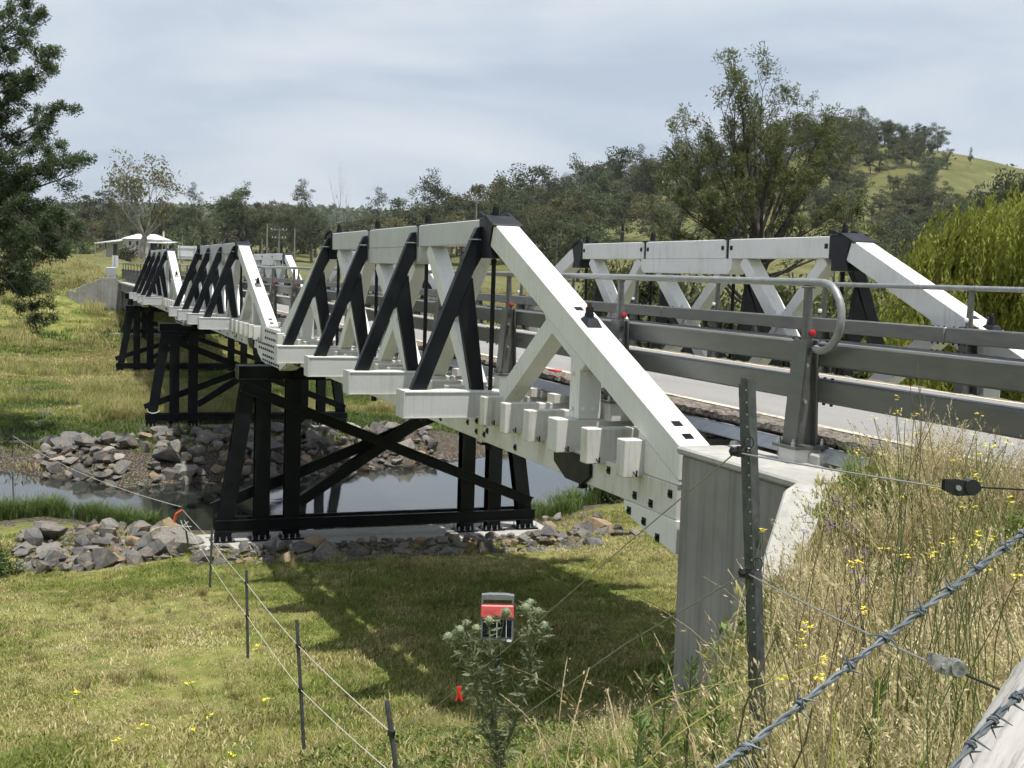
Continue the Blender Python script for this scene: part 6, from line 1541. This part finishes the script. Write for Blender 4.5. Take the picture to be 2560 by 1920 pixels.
# ------------------------------------------------------------------ farmhouse
def house():
    d = 300; c = at_px(350, 640, d); zg = hz(c.x, c.y); k = d/FPX
    t = empty('farmhouse', (c.x, c.y, zg)); Rr = Vector((R_.x, R_.y, 0)).normalized(); Ff = Vector((F_.x, F_.y, 0)).normalized(); Zz = Vector((0, 0, 1))
    def Z(py): return CAM.z + (-(py-960)*U_.z + FPX*F_.z)*k          # world height for a photo row at this depth (near centre)
    def zrow(px, py): return at_px(px, py, d).z
    def pt(px, dep, z): q_ = c+Rr*((px-350)*k)+Ff*dep; return Vector((q_.x, q_.y, z))
    WALL = m_white('house_wall', (.50, .49, .45), (.5, .48, .42), .3); ROOF = mat('iron_roof', (.72, .73, .74), .45, .1); g = G(ROOF); w_ = g.n('ShaderNodeTexWave', {'Scale': 9.0}); g.lk(g.pos((1, 1, 0)), w_.inputs['Vector']); g.bump(w_.outputs[0], .25, .03); DK = mat('dark_opening_and_shade', (.02, .022, .022), .3); CREAM = mat('cream_wall', (.62, .56, .36), .8)
    ze = zrow(350, 597); zr = zrow(350, 584); zv = zrow(400, 605)
    q = MB(); v = [pt(306, 0, zg-1), pt(405, 0, zg-1), pt(405, 7.5, zg-1), pt(306, 7.5, zg-1)]; q.add(v+[Vector((p.x, p.y, ze)) for p in v], [(0, 1, 5, 4), (1, 2, 6, 5), (2, 3, 7, 6), (3, 0, 4, 7)]); wl = q.build('wall', WALL, t)
    q = MB(); v = [pt(303, -.4, ze-.05), pt(408, -.4, ze-.05), pt(408, 8, ze-.05), pt(303, 8, ze-.05), pt(332, 3.7, zr), pt(379, 3.7, zr)]; q.add(v, [(0, 1, 5, 4), (1, 2, 5), (2, 3, 4, 5), (3, 0, 4), (0, 1, 2, 3)]); rf = q.build('hip_roof', ROOF, t)
    q = MB(); p = pt(395.5, 4.5, 0); q.cyl((p.x, p.y, ze), (p.x, p.y, zrow(395, 577)), .22, 8); q.build('flue', CREAM, rf)
    for (x0, x1, a, b_) in ((322, 328, 603, 613), (340, 346, 603, 613)):
        q = MB(); q.add([pt(x0, -.04, zrow(x0, a)), pt(x1, -.04, zrow(x1, a)), pt(x1, -.04, zrow(x1, b_)), pt(x0, -.04, zrow(x0, b_))], [(0, 1, 2, 3)]); q.build('window', DK, t)
    # left lean-to and right verandah
    q = MB(); v = [pt(262, 1, zg-1), pt(306, 1, zg-1), pt(306, 6, zg-1), pt(262, 6, zg-1)]; q.add(v+[Vector((v[0].x, v[0].y, zrow(262, 605))), Vector((v[1].x, v[1].y, ze-.3)), Vector((v[2].x, v[2].y, ze-.3)), Vector((v[3].x, v[3].y, zrow(262, 605)))], [(0, 1, 5, 4), (1, 2, 6, 5), (2, 3, 7, 6), (3, 0, 4, 7)]); q.build('lean_to_wall', WALL, t)
    q = MB(); q.add([pt(280, .9, zrow(285, 610)), pt(290, .9, zrow(285, 610)), pt(290, .9, zg), pt(280, .9, zg)], [(0, 1, 2, 3)]); q.build('doorway', DK, t)
    q = MB(); v = [pt(240, -1.2, zrow(240, 607)), pt(307, -1.2, ze-.5), pt(307, 6.4, ze+.25), pt(240, 6.4, zrow(240, 602))]; q.add(v+[p-Zz*.25 for p in v], [(0, 1, 2, 3), (4, 5, 6, 7), (0, 1, 5, 4), (1, 2, 6, 5), (2, 3, 7, 6), (3, 0, 4, 7)]); q.build('lean_to_roof', ROOF, t)
    q = MB(); v = [pt(374, -2.6, zrow(374, 606)), pt(428, -2.6, zrow(428, 608)), pt(428, 6, zrow(428, 603)), pt(374, 6, zrow(374, 601))]; q.add(v+[p-Zz*.2 for p in v], [(0, 1, 2, 3), (4, 5, 6, 7), (0, 1, 5, 4), (1, 2, 6, 5), (2, 3, 7, 6), (3, 0, 4, 7)]); q.build('verandah_roof', ROOF, t)
    for px in (240, 262, 376, 402, 426):
        q = MB(); p = pt(px, -.5 if px < 300 else -2.4, 0); q.cyl((p.x, p.y, zg-1), (p.x, p.y, zrow(px, 606)), .12, 6); q.build('verandah_post', WALL, t)
    q = MB(); q.add([pt(376, -.05, zrow(376, 608)), pt(404, -.05, zrow(404, 608)), pt(404, -.05, zg), pt(376, -.05, zg)], [(0, 1, 2, 3)]); q.build('painted_wall_shade', DK, t)  # near-black sheet painting the shade under the verandah roof
    tag(t, 'white weatherboard farmhouse with pale iron hip roof among trees', 'house')
house()

# ------------------------------------------------------------------ power poles
M_POLE = m_bark('pole_timber', (.26, .25, .23), (.18, .17, .155))
def pole(px, top, d, arms, label):
    T = at_px(px, top, d); zg = hz(T.x, T.y); t = empty('power_pole', (T.x, T.y, zg)); q = MB(); q.tube([(T.x, T.y, zg-.5), T], [.19, .13], 8); q.build('pole', M_POLE, t, 0, True)
    Rr = Vector((R_.x, R_.y, 0)).normalized()
    for y_, w_ in arms:
        z = at_px(px, y_, d).z; c = Vector((T.x, T.y, z)); q = MB(); q.beam(c-Rr*w_-F_*.15, c+Rr*w_-F_*.15, .12, .14); a = q.build('cross_arm', M_POLE, t)
        for s_ in (-.95, -.5, .5, .95): q = MB(); p = c+Rr*(w_*s_)-F_*.15; q.cyl(p, p+Vector((0, 0, .28)), .06, 6); q.build('insulator', M_WREF, a)
    tag(t, label, 'power pole', 'timber power poles')
pole(1192, 495, 205, [(502, 1.35)], 'lone timber power pole with one cross arm above the near top chord')
pole(698, 572, 235, [(575, 1.5), (595, 1.3)], 'power pole with two cross arms right of the middle span')
pole(668, 560, 250, [], 'tall bare power pole left of the two armed pole'); pole(737, 570, 240, [], 'plain pole right of the two armed pole'); pole(655, 598, 270, [], 'shortest plain pole left of the others'); pole(456, 588, 290, [], 'thin plain pole right of the farmhouse')
q1, q2 = at_px(1192, 499, 205), at_px(1330, 455, 140)
for i, o in enumerate((-1.2, 1.2)):
    a = at_px(698, 573, 235)+Vector((R_.x, R_.y, 0))*o; b_ = at_px(1192, 500, 205)+Vector((R_.x, R_.y, 0))*o
    wire('power_line', ['left power line strung between the two armed pole and the lone pole', 'right power line strung between the two armed pole and the lone pole'][i], [a, b_], .03, M_INS, .8, 'power line', 'power lines')

# ------------------------------------------------------------------ signs at the far end
def board(name, label, cx_, top, bot, wpx, d, m, nposts, ribs=True):
    c = at_px(cx_, (top+bot)/2, d); zg = hz(c.x, c.y); k = d/FPX; w_ = wpx*k; h_ = (bot-top)*k; t = empty(name, (c.x, c.y, zg)); Rr = Vector((R_.x, R_.y, 0)).normalized(); Ff = Vector((F_.x, F_.y, 0)).normalized()
    q = MB(); q.beam(c-Rr*w_/2, c+Rr*w_/2, .03, h_); bd = q.build('sign_board', m, t, .004)
    if ribs:
        for f_ in (-.3, .3): q = MB(); q.beam(c-Rr*w_*.48-Ff*.035+Vector((0, 0, h_*f_)), c+Rr*w_*.48-Ff*.035+Vector((0, 0, h_*f_)), .04, .06); q.build('stiffener', M_GALV, bd)
    for i in range(nposts):
        o = 0 if nposts == 1 else (-.38+.76*i)*w_; p = c+Rr*o-Ff*.08; q = MB(); q.cyl((p.x, p.y, zg-.3), (p.x, p.y, c.z+h_*.48), .04, 8); q.build('sign_post', M_GALV, t)
    tag(t, label, 'road sign')
M_SIGNB = m_galv('sign_back', (.62, .63, .64), (.70, .71, .72), .5, .1, 6)
board('road_sign', 'white back of a wide road sign above the middle span', 468, 615, 648, 47, 128, M_SIGNB, 2)
board('marker_sign', 'small white marker sign on a post at the far end of the guard rail', 288, 639, 669, 15, 113, M_SIGNB, 1, False)
# galvanised rail end block on the far wing wall
q = MB(); q.box(94.0, 94.12, .45, 1.3, -2.3, -1.22); tag(q.build('barrier_end', M_GALV, None, .03), 'grey steel barrier end behind the far wing wall', 'barrier')

# ------------------------------------------------------------------ timber rail fence on the far left bank
def rail_fence():
    d = 108; t = empty('timber_fence', at_px(90, 760, d)); 
    tops = [(170, 708), (68, 724), (22, 705), (6, 716), (-40, 730)]
    q = MB(); P_ = []
    for i, (px, py) in enumerate([(170, 709), (62, 722), (-30, 728)]):
        T = at_px(px, py, d); zg = hz(T.x, T.y); b = MB(); b.box(T.x-.13, T.x+.13, T.y-.13, T.y+.13, min(zg, T.z-1.2)-.4, T.z); b.build('fence_post', M_GREYT, t, .01); P_.append(T)
    for dz in (-.28, -.75):
        for a, c in zip(P_[:-1], P_[1:]): b = MB(); b.beam(a+Vector((-.16, 0, dz)), c+Vector((-.16, 0, dz)), .06, .17); b.build('rail', M_GREYT, t)
    tag(t, 'grey timber rail fence running left from the far wing wall', 'fence')
rail_fence()
for i, (px, py, lb) in enumerate([(22, 702, 'taller old timber post left of the rail fence'), (13, 714, 'short old timber post at the left picture edge'), (4, 722, 'lowest old timber post at the very left edge')]):
    T = at_px(px, py, 104+i*3); zg = hz(T.x, T.y); b = MB(); b.tube([(T.x, T.y, min(zg, T.z-1.4)-.3), (T.x+.05, T.y, T.z)], [.16, .14], 8); tag(b.build('old_post', M_GREYT), lb, 'post', 'old timber posts in the paddock')
# concrete sills lying in the grass near the farthest pier
for i, (px, py, lb) in enumerate([(296, 838, 'pale concrete sill in the grass left of the farthest pier'), (290, 814, 'second pale concrete sill, higher up the bank below the far wing wall')]):
    P, d = ray_ground(px, py, 60, 130); b = MB(); b.box(P.x-.25, P.x+.25, -2.5, P.y+.6, P.z-.4, P.z+.16); tag(b.build('concrete_sill', M_CONC, None, .02), lb, 'sill', 'concrete sills')
# driftwood on the gravel bar
pr = random.Random(4)
for i, (px, py, L, lb) in enumerate([(75, 808, 2.6, 'bleached driftwood log on the far left bank slope'), (85, 1118, 4.2, 'dark driftwood branch lying on the gravel bar')]):
    P, d = ray_ground(px, py, 35, 130); Rr = Vector((R_.x, R_.y, 0)).normalized(); q = MB(); q.tube([P-Rr*L/2+Vector((0, 0, .1)), P+Vector((.2, 0, .18)), P+Rr*L/2+Vector((.3, 0, .12))], [.09, .12, .05], 7)
    for k in range(3): o = P+Rr*(L*(k*.25-.3)); q.tube([o+Vector((0, 0, .12)), o+Rr*.4+Vector((-.2, 0, .5))], [.04, .015], 5)
    tag(q.build('driftwood', B_PALE if i == 0 else B_DARK, None, 0, True), lb, 'driftwood')
# ------------------------------------------------------------------ thin air haze over the valley
m = bpy.data.materials.new('haze_air'); m.use_nodes = True; t_ = m.node_tree; t_.nodes.clear()
o_ = t_.nodes.new('ShaderNodeOutputMaterial'); v_ = t_.nodes.new('ShaderNodeVolumePrincipled'); v_.inputs['Color'].default_value = (.84, .90, .96, 1); v_.inputs['Density'].default_value = .00006; t_.links.new(v_.outputs[0], o_.inputs['Volume'])
q = MB(); q.box(-3800, 3800, -3800, 3800, -13, 190); tag(q.build('haze', m), 'thin pale summer haze over the valley', 'haze', kind='stuff')
